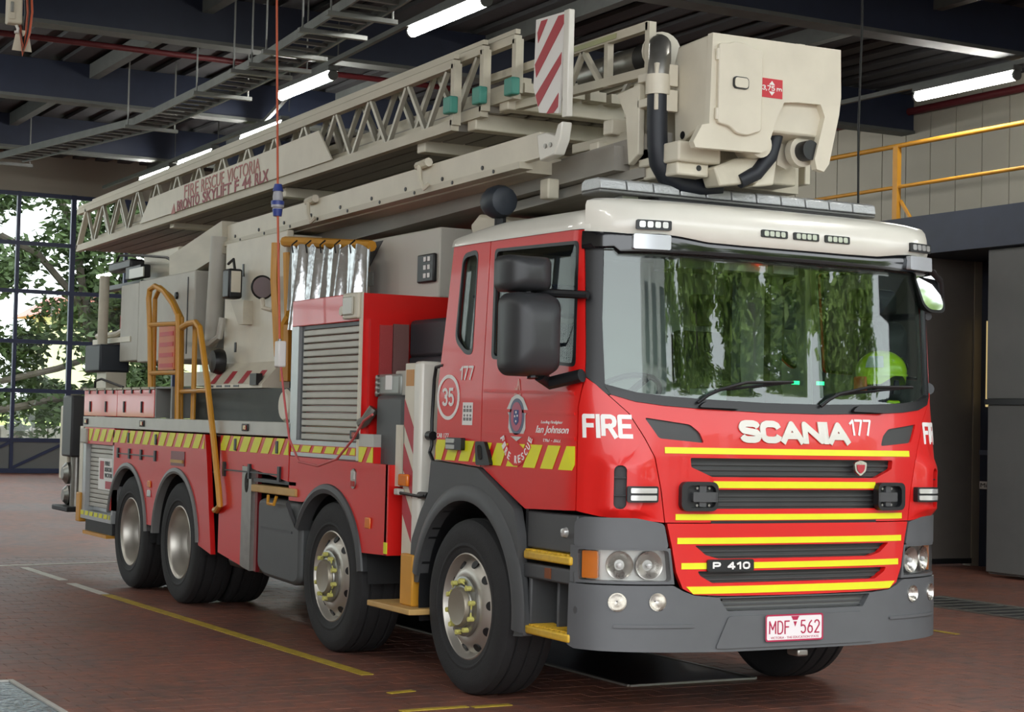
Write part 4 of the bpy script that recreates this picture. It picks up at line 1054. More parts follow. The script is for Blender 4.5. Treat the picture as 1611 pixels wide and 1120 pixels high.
csheet('crest_shield', mat('crest_shield_blue', (44, 58, 120), .4), cr, rpoly([(.508, 1.62), (.562, 1.62), (.562, 1.555), (.535, 1.535), (.508, 1.555)], .006), off=.008, th=.002)
polys('crest_star', [ell(.535, 1.607, .008, .008, 6), ell(.522, 1.585, .007, .007, 6), ell(.55, 1.588, .007, .007, 6), ell(.535, 1.558, .007, .007, 6)], WHT, cr, cab, off=.010, th=.001)
polys('crest_flame', [[(.498, 1.70), (.508, 1.745), (.522, 1.735), (.538, 1.79), (.548, 1.785), (.572, 1.70), (.558, 1.70), (.542, 1.755), (.53, 1.705), (.518, 1.70)]], mat('crest_flame_pink', (226, 160, 150), .4), cr, cab, off=.001, th=.003)
rdc = csheet('crest_scroll', RED, T, [(.395, 1.455), (.45, 1.41), (.535, 1.45), (.62, 1.41), (.675, 1.455), (.70, 1.42), (.63, 1.345), (.56, 1.315), (.51, 1.315), (.44, 1.345), (.37, 1.42)], off=.0035, th=.001)
for i, ch in enumerate('FIRE RESCUE'):
    if ch == ' ': continue
    t_ = math.radians(-150 + i * 12.0); 
    a = math.radians(180 + 22 + i * 13.6); cx = .535 + .168 * math.cos(a); cz = 1.525 + .175 * math.sin(a)
    b = fit(text_bm(ch, .02), -.013, -.021, .013, .021); ro = a + math.pi / 2
    for v in b.verts:
        x, y = v.co.x, v.co.y; v.co.x = cx + x * math.cos(ro) - y * math.sin(ro); v.co.y = cz + x * math.sin(ro) + y * math.cos(ro)
    P('crest_letter', wrap(b, cab, .005, .007), WHT, rdc)
text('memorial_lettering', 'Leading Firefighter', WHT, T, (.80, 1.545, 1.03, 1.565), cab, shear=.3)
text('memorial_lettering', 'Ian Johnson', WHT, T, (.745, 1.487, 1.09, 1.538), cab, shear=.35, bold=.012)
text('memorial_lettering', '1967 - 2022', WHT, T, (.83, 1.452, 1.01, 1.475), cab, shear=.0)
# ---------------- mirrors
MIRR = mat('mirror_glass', (200, 205, 208), .03, metal=1.0)
for mir in (False, True):
    sg = 1 if mir else -1
    YO = 1.26 if mir else 1.42
    def my(v): return sg * (abs(v) - (1.42 - YO) * (1 if abs(v) > 1.3 else .3))
    c1 = onY(824, 431, -1.42); c2 = onY(834, 526, -1.42)
    if mir: c1.x -= .42; c2.x -= .42
    rt = P('mirror_arm', M().tube([(1.20, my(1.17), 2.215), (1.05, my(1.28), 2.225), (c1.x, my(1.36), 2.235)], .022, 8).tube([(1.19, my(1.19), 1.80), (1.0, my(1.27), 1.76), (c2.x, my(1.36), 1.80)], .035, 10).tube([(c2.x, my(1.40), 1.78), (c1.x, my(1.40), 2.30)], .03, 8), BLACK, T, smooth=True)
    def shell(nm, c, hw, hh, dp):
        rows = []
        for k, (sc_, d) in enumerate(((.30, dp * .62), (.72, dp * .55), (.92, dp * .36), (1.0, dp * .05), (1.0, -dp * .38), (.94, -dp * .42))):
            rows.append([(c.x + d, sg * (YO + p[0] * sc_), c.z + p[1] * sc_) for p in rrect(-hw, -hh, hw, hh, min(hw, hh) * .45, 6)])
        mm = M().grid(rows, True); n_ = len(rows[0])
        mm.f.append(tuple(range(n_)))
        hs = P(nm, mm, mat('mirror_shell_black', (48, 49, 51), .45, bump=.05, bscale=400), rt, smooth=True, angle=50)
        g_ = [(p[0], p[1]) for p in rrect(-hw * .92, -hh * .92, hw * .92, hh * .92, min(hw, hh) * .4, 6)]
        P('mirror_pane', M().prism([(sg * (YO + a), c.z + b) for a, b in g_], 'X', c.x - dp * .42, c.x - dp * .40), MIRR, hs if False else rt)
    shell('mirror_housing', c1, .135, .095, .20)
    shell('mirror_housing', c2, .145, .215, .22)
# kerb mirror on the far corner
KM = onX(1457, 458, 1.22)
km = P('kerb_mirror_arm', M().tube([cab(2 * SC - 1.25, 2.47, .05), (1.30, KM.y - .03, 2.46), (1.27, KM.y + .06, 2.42), (1.24, KM.y + .10, 2.33)], .018, 8), BLACK, T, smooth=True)
def krow(o, k): return [(KM.x + o - .10 * b, KM.y + a * k + .35 * b * k * -1, KM.z + b * k) for a, b in rrect(-.085, -.125, .085, .125, .06, 6)]
mm = M().grid([krow(-.06, .6), krow(-.04, .9), krow(.0, 1.0), krow(.03, 1.0), krow(.032, .86)], True); nn_ = 28
mm.f.append(tuple(range(nn_)))
P('kerb_mirror', mm, BLACK, km, smooth=True, angle=50)
mm = M(); kr = krow(.03, .87); mm.add(kr, [tuple(range(len(kr)))])
P('mirror_pane', mm, MIRR, km)
# ---------------- interior
bx('cab_floor', INTERD, T, -.38, 1.15, -1.12, 1.12, 1.10, 1.16)
bx('cab_back_wall', INTERL, T, -.36, -.31, -1.13, 1.13, 1.12, 2.60)
bx('quarter_trim', INTERL, T, -.30, .08, -1.105, -1.09, 1.9, 2.56)
bx('trim_shelf', INTER, T, -.16, .0, -1.13, -1.105, 2.27, 2.285)
bx('headlining', INTER, T, -.31, 1.10, -1.10, 1.10, 2.57, 2.585)
ds = P('dashboard', M().prism([(1.0, 1.16), (.72, 1.3), (.70, 1.52), (.80, 1.62), (1.0, 1.66), (1.13, 1.655), (1.16, 1.16)], 'Y', -1.08, 1.08), INTERD, T, .02)
P('instrument_hood', M().prism([(.72, 1.55), (.78, 1.72), (.95, 1.70), (1.0, 1.6)], 'Y', -.85, -.25), INTERD, ds, .03)
bx('console_box', INTERD, ds, .78, 1.0, -.15, .25, 1.6, 1.78, .02)
bx('paper_stack', mat('paper_grey', (150, 150, 146), .8), ds, .9, 1.05, -.32, -.18, 1.66, 1.76)
for a, b in ((1252, 602), (1291, 603)):
    p = onX(a, b, 1.01); P('status_light', M().box(p.x - .01, p.x + .005, p.y - .022, p.y + .022, p.z - .010, p.z + .010), GREENL, ds)
sw = P('steering_wheel', M().add([], []), INTERD, T)
rows = []
for i in range(28):
    a = 2 * math.pi * i / 28; rr = []
    for k in range(8):
        b = 2 * math.pi * k / 8; R2 = .225 + .016 * math.cos(b); h = .016 * math.sin(b)
        v = Matrix.Rotation(math.radians(-35), 3, 'Y') @ Vector((R2 * math.cos(a), R2 * math.sin(a), h)); rr.append((.56 + v.x, -.55 + v.y, 1.70 + v.z))
    rows.append(rr)
rows.append(rows[0]); mm = M().grid(rows, True)
for a in (0.3, 2.84, 4.71):
    v = Matrix.Rotation(math.radians(-35), 3, 'Y') @ Vector((.22 * math.cos(a), .22 * math.sin(a), 0)); mm.bar((.56, -.55, 1.69), (.56 + v.x, -.55 + v.y, 1.70 + v.z), .05, .02)
sw.data = mesh_of('steering_wheel', mm, INTERD, True)
P('steering_column', M().cyl((.57, -.55, 1.69), (.85, -.55, 1.45), .04), INTERD, sw)
SEATM = mat('seat_fabric', (44, 46, 52), .85, var=.1, vscale=30)
for y in (-.55, .55):
    st = P('seat', M().prism([(-.2, 1.45), (.32, 1.47), (.34, 1.56), (-.18, 1.55)], 'Y', y - .25, y + .25), SEATM, T, .04)
    P('backrest', M().prism([(-.2, 1.52), (-.08, 1.55), (-.16, 2.15), (-.27, 2.15)], 'Y', y - .24, y + .24), SEATM, st, .04)
    P('headrest', M().prism([(-.18, 2.18), (-.09, 2.18), (-.11, 2.38), (-.22, 2.38)], 'Y', y - .14, y + .14), SEATM, st, .03)
    P('seat_base', M().box(-.1, .25, y - .18, y + .18, 1.16, 1.45), INTERD, st)
bx('centre_divider', INTERD, T, .98, 1.06, -.16, -.10, 1.66, 2.52)
bx('centre_divider', INTERD, T, .98, 1.04, .12, .20, 1.66, 2.52)
bx('header_box', INTER, T, .85, 1.12, -.55, .25, 2.40, 2.52, .01)
for a0, a1 in ((-.27, .02), (.06, .2)): bx('document_card', WHT, T, 1.13, 1.135, a0, a1, 2.405, 2.45)
p = onX(1195, 407, 1.15); P('alarm_led', M().lathe([(.001, .012), (.012, .006), (.012, -.01)], (p.x, p.y, p.z), 'Z', 10), REDLED, T)
# ================================================================ FIRE TRUCK: WHEELS, CHASSIS, BODY
TYRE = [(.300, .15), (.31, .155), (.36, .165), (.43, .168), (.468, .158), (.489, .14), (.497, .115), (.4995, .10), (.4995, .094), (.488, .090), (.488, .080), (.5, .076), (.5, .010), (.489, .005)]
TYRE = TYRE + [(r, -h) for r, h in reversed(TYRE)] + [(.295, -.14), (.295, .14)]
def make_wheel(kind):
    w = P('wheel', M().lathe(TYRE, n=64, closed=True), RUBBER, T, smooth=True, angle=30)
    P('sidewall_ring', M().lathe([(.33, .158), (.345, .168), (.36, .1655)], n=48, flip=-1), RUBBER, w, smooth=True)
    if kind == 'front':
        prof = [(.302, .13), (.305, .15), (.296, .156), (.288, .148), (.282, .11), (.268, .10), (.255, .115), (.215, .150), (.190, .158), (.172, .156), (.15, .15), (.001, .15)]
        P('rim', M().lathe(prof, n=56, flip=-1), RIM, w, smooth=True, angle=50)
        hh = None
        for k in range(10):
            a = 2 * math.pi * k / 10 + .1; c = Vector((.244 * math.cos(a), -.128, .244 * math.sin(a)))
            d = Vector((math.cos(a) * .55, -.83, math.sin(a) * .55)).normalized()
            P('hand_hole', M().cyl(c - d * .03, c + d * .006, .026, n=14), BLACK, w, smooth=True)
        P('hub_ring', M().lathe([(.172, .155), (.17, .175), (.150, .182), (.125, .182), (.120, .19), (.112, .192)], n=40, flip=-1), STEEL, w, smooth=True)
        P('hub_cap', M().lathe([(.114, .15), (.112, .205), (.104, .218), (.09, .214), (.001, .212)], n=36, flip=-1), mat('hub_cap_grey', (150, 142, 126), .45, metal=.5), w, smooth=True, angle=40)
        for k in range(10):
            a = 2 * math.pi * (k + .35) / 10; cx, cz = .146 * math.cos(a), .146 * math.sin(a)
            nt_ = P('wheel_nut', M().cyl((cx, -.178, cz), (cx, -.212, cz), .015, .014, 8), NUTY, w)
            pa = a + (.35 if k % 2 else -.35); P('nut_pointer', M().cyl((cx, -.195, cz), (cx + .036 * math.cos(pa + 1.57 * (1 if k % 2 else -1)), -.195, cz + .036 * math.sin(pa + 1.57 * (1 if k % 2 else -1))), .009, .004, 6), NUTY, w)
    else:
        prof = [(.302, .13), (.305, .15), (.296, .156), (.286, .148), (.272, .13), (.262, .05), (.258, -.04), (.24, -.06), (.21, -.075), (.16, -.07), (.15, -.06)]
        P('rim', M().lathe(prof, n=56, flip=-1), RIM, w, smooth=True, angle=50)
        P('rim_centre', M().lathe([(.262, -.05), (.2, -.075), (.15, -.06), (.14, .02), (.12, .045), (.001, .045)], n=36, flip=-1), STEEL, w, smooth=True, angle=40)
        for k in range(10):
            a = 2 * math.pi * k / 10; P('wheel_nut', M().cyl((.18 * math.cos(a), .08, .18 * math.sin(a)), (.18 * math.cos(a), .03, .18 * math.sin(a)), .017, n=6), STEEL, w)
        P('inner_tyre', M().lathe([(r, h + .34) for r, h in TYRE], n=48, closed=True), RUBBER, w, smooth=True, angle=30)
    return w
YW = -1.055
AX = [0.0, -1.966, -5.166, -6.537]
wf = make_wheel('front'); wf.location = (AX[0], YW, .5)
w2 = copy_tree(wf, T, (AX[1], YW, .5), (0, .5, 0))
copy_tree(wf, T, (AX[0], -YW, .5), (0, 0, math.pi)); copy_tree(wf, T, (AX[1], -YW, .5), (0, 0, math.pi))
wr_ = make_wheel('rear'); wr_.location = (AX[2], YW, .5)
copy_tree(wr_, T, (AX[3], YW, .5), (0, .3, 0))
copy_tree(wr_, T, (AX[2], -YW, .5), (0, 0, math.pi)); copy_tree(wr_, T, (AX[3], -YW, .5), (0, 0, math.pi))
for x in AX: P('axle', M().cyl((x, -.9, .5), (x, .9, .5), .09, n=14).lathe([(.001, .25), (.16, .22), (.22, .08), (.22, -.08), (.16, -.22), (.001, -.25)], (x, 0, .5), 'Y', 18), CHASSIS, T, smooth=True)
for y in (-.42, .34): bx('chassis_rail', CHASSIS, T, -8.0, 1.0, y, y + .08, .68, .95)
for x in (.6, -1.0, -3.2, -4.3, -7.3): bx('cross_member', CHASSIS, T, x, x + .12, -.4, .4, .70, .90)
bx('engine_block', CHASSIS, T, -.35, .85, -.38, .38, .55, 1.05, .04)
bx('underbody_tank', CHASSIS, T, -4.4, -2.6, -.7, -.45, .42, .85, .04)
bx('underbody_box', CHASSIS, T, -4.5, -2.45, -.44, .5, .27, .70, .03)
bx('exhaust_box', STEEL, T, -4.45, -3.75, -1.05, -.55, .36, .52, .05)
bx('front_skid', CHASSIS, T, .95, 1.36, -.85, .85, .42, .62, .02)
bx('tow_pin', STEEL, T, 1.36, 1.46, .02, .09, .345, .385, .01)

# ---- lower side skins (right side detailed, left side mirrored)
def arc(cx, r, a0, a1, n=18, cz=.5): return [(cx + r * math.cos(math.radians(a0 + (a1 - a0) * i / n)), cz + r * math.sin(math.radians(a0 + (a1 - a0) * i / n))) for i in range(n + 1)]
SKIN = RED
for mir in (False, True):
    sg = 1 if mir else -1
    f = fY(-1.21) if not mir else fY(1.21, 1)
    def sy(a, b): return (min(sg * a, sg * b), max(sg * a, sg * b))
    RA = .585
    rear = [(-6.98, 1.40), (-6.98, .66)] + [(AX[3] - RA * .98, .66)][:0] + arc(AX[3], RA, 164, 20, 20) + [(AX[3] + RA + .01, .60), (AX[2] - RA - .01, .60)] + arc(AX[2], RA, 160, 6, 20) + [(-4.56, .52), (-4.26, .47), (-4.42, 1.24), (-4.47, 1.40)]
    sk = sheet('rear_side_skin', RED, T, rear, fn=f, off=0, th=.04)
    for cx, a0, a1 in ((AX[3], 166, 4), (AX[2], 176, 4)):
        rows = []
        for i in range(27):
            a = math.radians(a0 + (a1 - a0) * i / 26); rows.append([(cx + (RA + d) * math.cos(a), sg * y, .5 + (RA + d) * math.sin(a)) for d, y in ((-.02, 1.20), (-.02, 1.262), (.0, 1.27), (.028, 1.262), (.03, 1.25))])
        P('arch_trim', M().grid(rows), mat('arch_trim_grey', (112, 112, 110), .5), sk, smooth=True)
        rows = [[(cx + (RA + .0) * math.cos(math.radians(a)), sg * y, .5 + RA * math.sin(math.radians(a))) for y in (1.21, .66)] for a in range(-6, 187, 6)]
        P('arch_liner', M().grid(rows), CHASSIS, sk, smooth=True)
    bx('side_backing', CHASSIS, T, -8.0, -2.7, *sy(.60, .66), .70, 1.40)
    # ladder recess
    sheet('recess_panel', mat('recess_dark_red', (120, 20, 28), .4, coat=.3), T, [(-4.47, 1.40), (-4.42, 1.24), (-4.26, .47), (-4.10, .50), (-4.10, 1.40)], fn=f, off=-.10, th=.04)
    sk2 = sheet('mid_side_skin', RED, T, [(-4.10, 1.275), (-4.10, .50), (-3.60, .44), (-3.60, 1.275)], fn=f, off=0, th=.04)
    sheet('stainless_strip', STEEL, T, [(-3.60, 1.18), (-3.60, .44), (-3.40, .415), (-3.40, 1.18)], [ell(-3.50, 1.06, .045, .075, 20)], fn=f, off=0, th=.042)
    sheet('strip_backing', BLACK, T, [(-3.58, 1.16), (-3.58, .96), (-3.42, .96), (-3.42, 1.16)], fn=f, off=-.05, th=.02)
    sheet('dark_red_edge', mat('recess_dark_red', (120, 20, 28)), T, [(-3.40, 1.18), (-3.40, .415), (-3.35, .41), (-3.35, 1.18)], fn=f, off=-.02, th=.03)
    sheet('hinged_panel', RED, T, [(-4.10, 1.40), (-4.10, 1.28), (-4.10, 1.19), (-3.60, 1.185), (-2.68, 1.10), (-2.66, 1.40)], fn=f, off=0.002, th=.04)
    # pull-out step and fuel tank
    po = P('pull_out_step', M().box(-3.36, -2.53, *sy(1.05, 1.25), 1.075, 1.10), BLACK, T)
    bx('step_board', mat('tan_step_board', (196, 158, 96), .6, var=.1), po, -3.36, -2.50, *sy(1.08, 1.27), 1.0, 1.055, .008)
    P('pull_handle', M().tube([(-3.0, sg * 1.27, .99), (-2.98, sg * 1.28, .93), (-2.86, sg * 1.28, .93), (-2.84, sg * 1.27, .99)], .012, 6), YRAIL, po, smooth=True)
    tk = P('fuel_tank', M().prism(rpoly([(-3.29, .46), (-3.29, .94), (-3.2, .965), (-2.5, .965), (-2.46, .90), (-2.46, .42), (-2.55, .38), (-3.15, .40)], .05), 'Y', *sy(.55, 1.24)), mat('tank_grey', (78, 80, 80), .5, var=.04), T, .03)
    bx('tank_band', PLASTIC, tk, -3.2, -2.6, *sy(1.238, 1.246), .74, .755)
    P('tank_strap', M().box(-2.46, -2.30, *sy(.6, 1.12), .42, .92), mat('tank_bracket', (108, 110, 108), .5, metal=.3), T, .03)
    # front mudguard skin
    RB = .60
    fr = [(-2.66, 1.38), (-2.66, .96), (AX[1] - RB * .93, .96)] + arc(AX[1], RB, 132, 22, 18) + [(AX[1] + RB + .0, .70), (-1.02, .71), (-1.02, 1.27), (-1.46, 1.27), (-1.46, 1.30), (-2.66, 1.28)]
    fr = [(-2.66, 1.28), (-2.66, .97), (-2.42, .97)] + arc(AX[1], RB, 126, 20, 18) + [(-1.40, .70), (-1.02, .71), (-1.02, 1.27)]
    sk3 = sheet('front_side_skin', RED, T, fr, fn=f, off=0, th=.04)
    rows = []
    for i in range(25):
        a = math.radians(150 + (8 - 150) * i / 24); rows.append([(AX[1] + (RB + d) * math.cos(a), sg * y, .5 + (RB + d) * math.sin(a)) for d, y in ((-.05, 1.18), (-.05, 1.265), (-.02, 1.275), (.01, 1.262), (.015, 1.25))])
    rows.insert(0, [(-2.65, sg * y, .965 + d) for d, y in ((-.05, 1.18), (-.05, 1.265), (-.02, 1.275), (.0, 1.262), (.01, 1.25))])
    P('arch_trim', M().grid(rows), PLASTIC, sk3, smooth=True)
    P('arch_liner', M().grid([[(AX[1] + RB * math.cos(math.radians(a)), sg * y, .5 + RB * math.sin(math.radians(a))) for y in (1.21, .66)] for a in range(0, 181, 6)]), CHASSIS, sk3, smooth=True)
    bx('skin_end', RED, T, -1.05, -1.0, *sy(1.0, 1.25), .71, 1.27)
    bx('yellow_tag', YEL, sk3, -1.05, -1.0, *sy(1.25, 1.254), .72, .79)
    # deck rails, lockers
    bx('deck_edge', mat('deck_alu', (186, 184, 176), .45, metal=.25, var=.05), T, -8.06, -2.66, *sy(.7, 1.25), 1.412, 1.515, .005)
    for k in range(2):
        x0 = -8.08 + k * 1.12
        lk = bx('locker', RED, T, x0, x0 + 1.115, *sy(.80, 1.24), 1.52, 1.765, .006)
        bx('locker_lid', mat('lid_tan_alu', (170, 160, 138), .5, metal=.3), lk, x0 - .01, x0 + 1.12, *sy(.78, 1.25), 1.765, 1.785)
        for q in (.18, .45, .72, .98):
            bx('strap', BLACK, lk, x0 + q, x0 + q + .03, *sy(1.24, 1.25), 1.73, 1.785)
        for q in (.22, .75): bx('latch', BLACK, lk, x0 + q, x0 + q + .025, *sy(1.24, 1.252), 1.56, 1.66)
    lk = P('open_locker', M().box(-5.83, -5.36, *sy(.80, .84), 1.52, 1.77).box(-5.83, -5.80, *sy(.84, 1.24), 1.52, 1.77).box(-5.40, -5.36, *sy(.84, 1.24), 1.52, 1.77).box(-5.83, -5.36, *sy(.80, 1.24), 1.77, 1.785), mat('locker_grey', (128, 128, 124), .5), T)
    bx('deck_panel', DKGREEN, T, -5.36, -2.68, *sy(1.02, 1.06), 1.515, 1.765)
    # rear cabinet with roller shutter
    rc = P('rear_cabinet', M().box(-8.02, -6.98, *sy(1.0, 1.16), .60, 1.40).box(-8.02, -7.92, *sy(1.16, 1.25), .60, 1.40).box(-7.02, -6.98, *sy(1.16, 1.25), .62, 1.40), ALU, T)
    bx('head_panel', RED, rc, -7.98, -6.98, *sy(1.16, 1.25), 1.255, 1.412)
    for k in range(14): bx('shutter_slat', SLATM, rc, -7.92, -7.02, *sy(1.17, 1.205), .66 + k * .0425, .66 + k * .0425 + .039, .006)
    P('step_bar', M().box(-8.03, -6.98, *sy(1.1, 1.26), .54, .62), ALU, rc)
    bx('fold_step', YRAIL, rc, -7.85, -7.05, *sy(1.1, 1.28), .40, .43)
    bx('fold_step_frame', CHASSIS, rc, -7.9, -7.0, *sy(1.08, 1.24), .43, .54)
    bx('lamp_block', GREYBOX, rc, -8.06, -7.86, *sy(1.2, 1.275), 1.26, 1.40, .01)
ch1 = polys('chevron_strip', chev(-7.82, -4.48, 1.285, 1.40, .225, .15, .10), YEL, T, fY(-1.25), off=.0015, th=.002)
polys('chevron_strip', chev(-4.08, -2.68, 1.285, 1.40, .225, .15, .10, .06), YEL, T, fY(-1.252), off=.0015, th=.002)
polys('chevron_strip', chev(-4.2, -4.10, 1.29, 1.40, .25, .15, .08, .06), YEL, T, fY(-1.18), off=.0015, th=.002)
polys('chevron_strip', chev(-8.0, -7.02, .575, .615, .16, .11, .02), YEL, T, fY(-1.26), off=.0015, th=.002)
for x in (-6.85, -6.5, -6.15, -5.75): bx('skin_hinge', BLACK, T, x, x + .04, -1.265, -1.25, 1.15, 1.24)
bx('hinge_rod', BLACK, T, -6.85, -5.72, -1.262, -1.254, 1.185, 1.195)
for x in (-4.0, -3.45, -2.85): bx('skin_hinge', BLACK, T, x, x + .04, -1.268, -1.25, 1.09, 1.20)
bx('hinge_rod', BLACK, T, -4.0, -2.82, -1.264, -1.254, 1.135, 1.145)
for x, z in ((-6.55, 1.29), (-5.75, 1.29), (-3.78, 1.29), (-2.92, 1.29)): bx('flush_latch', BLACK, T, x, x + .05, -1.262, -1.25, z, z + .09, .01)
bx('latch_plate', mat('recess_dark_red', (120, 20, 28)), T, -5.30, -4.95, -1.256, -1.25, 1.13, 1.25)
bx('latch_handle', mat('tan_step_board', (196, 158, 96)), T, -5.27, -4.97, -1.27, -1.256, 1.155, 1.18)
for x0, z0, mt in ((-5.92, .92, AMBER), (-5.92, .84, LENS)): bx('side_marker', mt, T, x0, x0 + .09, -1.262, -1.25, z0, z0 + .06, .006)
for x, z in ((-8.0, 1.44), (-6.2, 1.44), (-3.62, 1.44), (-1.60, 1.42)): 
    s_ = bx('clearance_lamp', BLACK, T, x, x + .13, -1.262, -1.25, z, z + .055, .008); bx('lamp_lens', REDL, s_, x + .045, x + .11, -1.268, -1.262, z + .01, z + .045, .005)
s_ = P('courtesy_lamp', M().prism(rrect(-1.57, 1.10, -1.50, 1.23, .034), 'Y', -1.258, -1.25), STEEL, T); bx('lamp_lens', REDL, s_, -1.56, -1.51, -1.264, -1.258, 1.115, 1.15); bx('lamp_lens', LENS, s_, -1.56, -1.51, -1.264, -1.258, 1.16, 1.215)
bx('side_marker', AMBER, T, -1.33, -1.25, -1.262, -1.25, .86, .93, .006)
# rear shutter poster
sg_ = sheet('shutter_poster', WHT, T, [(-7.62, .83), (-7.04, .83), (-7.04, 1.13), (-7.62, 1.13)], fn=fY(-1.206), off=0, th=.002)
sheet('poster_band', REDV, sg_, [(-7.57, .93), (-7.44, .93), (-7.44, 1.10), (-7.57, 1.10)], fn=fY(-1.208), off=0, th=.001)
sheet('poster_band', REDV, sg_, [(-7.38, .845), (-7.06, .845), (-7.06, .915), (-7.38, .915)], fn=fY(-1.208), off=0, th=.001)
for i, tx in enumerate(('FIRE', 'RESCUE', 'VICTORIA')): text('poster_lettering', tx, BLACK, sg_, (-7.40, 1.06 - i * .055, -7.24 + i * .07, 1.10 - i * .055), fY(-1.208), bold=.02)
# ---- roller cabinet behind the cab
cb = P('pump_cabinet', M().box(-2.68, -1.50, -1.20, 1.2, 1.26, 2.365).box(-1.50, -1.48, -1.248, 1.248, 1.28, 2.365), RED, T)
bx('cabinet_head', RED, cb, -2.68, -1.505, -1.25, -1.20, 2.185, 2.368, .006)
bx('cabinet_frame', ALU, cb, -2.68, -2.55, -1.25, -1.20, 1.39, 2.185)
bx('cabinet_frame', mat('cream_trim', (214, 207, 188)), cb, -1.507, -1.476, -1.254, -1.240, 1.28, 2.37)
bx('shutter_gap', BLACK, cb, -2.55, -2.50, -1.225, -1.20, 1.39, 2.185)
bx('shutter_gap', BLACK, cb, -2.50, -1.505, -1.23, -1.20, 2.16, 2.185)
for k in range(16): bx('shutter_slat', SLATM, cb, -2.50, -1.505, -1.235, -1.20, 1.40 + k * .0475, 1.40 + k * .0475 + .043, .008)
bx('shutter_sill', ALU, cb, -2.64, -1.49, -1.252, -1.2, 1.285, 1.31); bx('shutter_sill', ALU, cb, -2.64, -1.49, -1.252, -1.2, 1.365, 1.395)
bx('sill_band', RED, cb, -2.64, -1.49, -1.248, -1.2, 1.31, 1.365)
polys('chevron_strip', chev(-2.63, -1.53, 1.315, 1.36, .21, .15, .04), YEL, cb, fY(-1.248), off=.0015, th=.002)
sc_ = bx('scene_lamp', CREAM, cb, -1.74, -1.49, -1.275, -1.25, 2.20, 2.37, .01); bx('lamp_glass', mat('lamp_frost', (188, 186, 172), .3), sc_, -1.71, -1.55, -1.29, -1.275, 2.225, 2.345, .02)
P('round_cap', M().lathe([(.001, .012), (.03, .01), (.034, 0)], (-1.80, -1.25, 2.26), 'Y', 18, -1), CREAM, cb, smooth=True)
# front face of cabinet: side post panels
bx('front_post', RED, T, -1.48, -1.44, -1.2, -.93, 1.28, 2.20)
bx('mesh_panel', mat('mesh_panel_brown', (122, 84, 80), .6, bump=.4, bscale=200), T, -1.44, -1.425, -1.045, -.935, 1.72, 2.17)
bx('mesh_panel', mat('mesh_panel_red', (170, 62, 62), .5, bump=.4, bscale=200), T, -1.44, -1.43, -1.14, -1.05, 1.74, 2.16)
bx('cabinet_step', mat('deck_alu', (186, 184, 176)), T, -1.48, -1.24, -1.25, -.6, 1.375, 1.455)
bx('cabinet_step_panel', RED, T, -1.48, -1.24, -1.248, -.6, 1.27, 1.375)
polys('chevron_strip', chev(-1.47, -1.25, 1.275, 1.372, .2, .13, .08), YEL, T, fY(-1.248), off=.0015, th=.002)
# dark grey equipment case standing in the gap
bx('equipment_case', mat('case_grey', (74, 76, 76), .5), T, -1.34, -.93, -1.20, -.95, 1.135, 1.705, .03)
bx('case_foot', mat('case_grey2', (66, 68, 68), .5), T, -1.15, -.93, -1.15, -.95, .78, 1.135, .02)
bx('hinge_plate', CREAM, T, -1.0, -.93, -1.21, -1.19, 1.14, 1.52)
vb = bx('valve_box', mat('valve_grey', (150, 154, 148), .4, metal=.3), T, -1.40, -1.05, -1.17, -.97, 1.70, 1.84, .02)
bx('valve_cover', GREYBOX, vb, -1.16, -.98, -1.15, -.98, 1.70, 1.86, .01)
P('valve_elbow', M().tube([(-1.36, -1.2, 1.62), (-1.38, -1.22, 1.58), (-1.42, -1.23, 1.54), (-1.47, -1.24, 1.52)], .035, 10), STEEL, vb, smooth=True)
bx('valve_label', WHT, vb, -1.25, -1.16, -1.176, -1.17, 1.74, 1.83)
for k in range(4): P('valve_knob', M().lathe([(.001, .02), (.02, .015), (.022, 0)], (-1.37, -1.17, 1.715 + k * .033), 'Y', 12, -1), STEEL, vb, smooth=True)
bx('intake_block', mat('intake_black', (44, 48, 54), .5), T, -1.44, -.55, -.93, .9, 1.95, 2.20, .03)
bx('intake_duct', mat('intake_black', (44, 48, 54)), T, -1.44, -.50, -.93, -.3, 1.60, 1.96, .02)
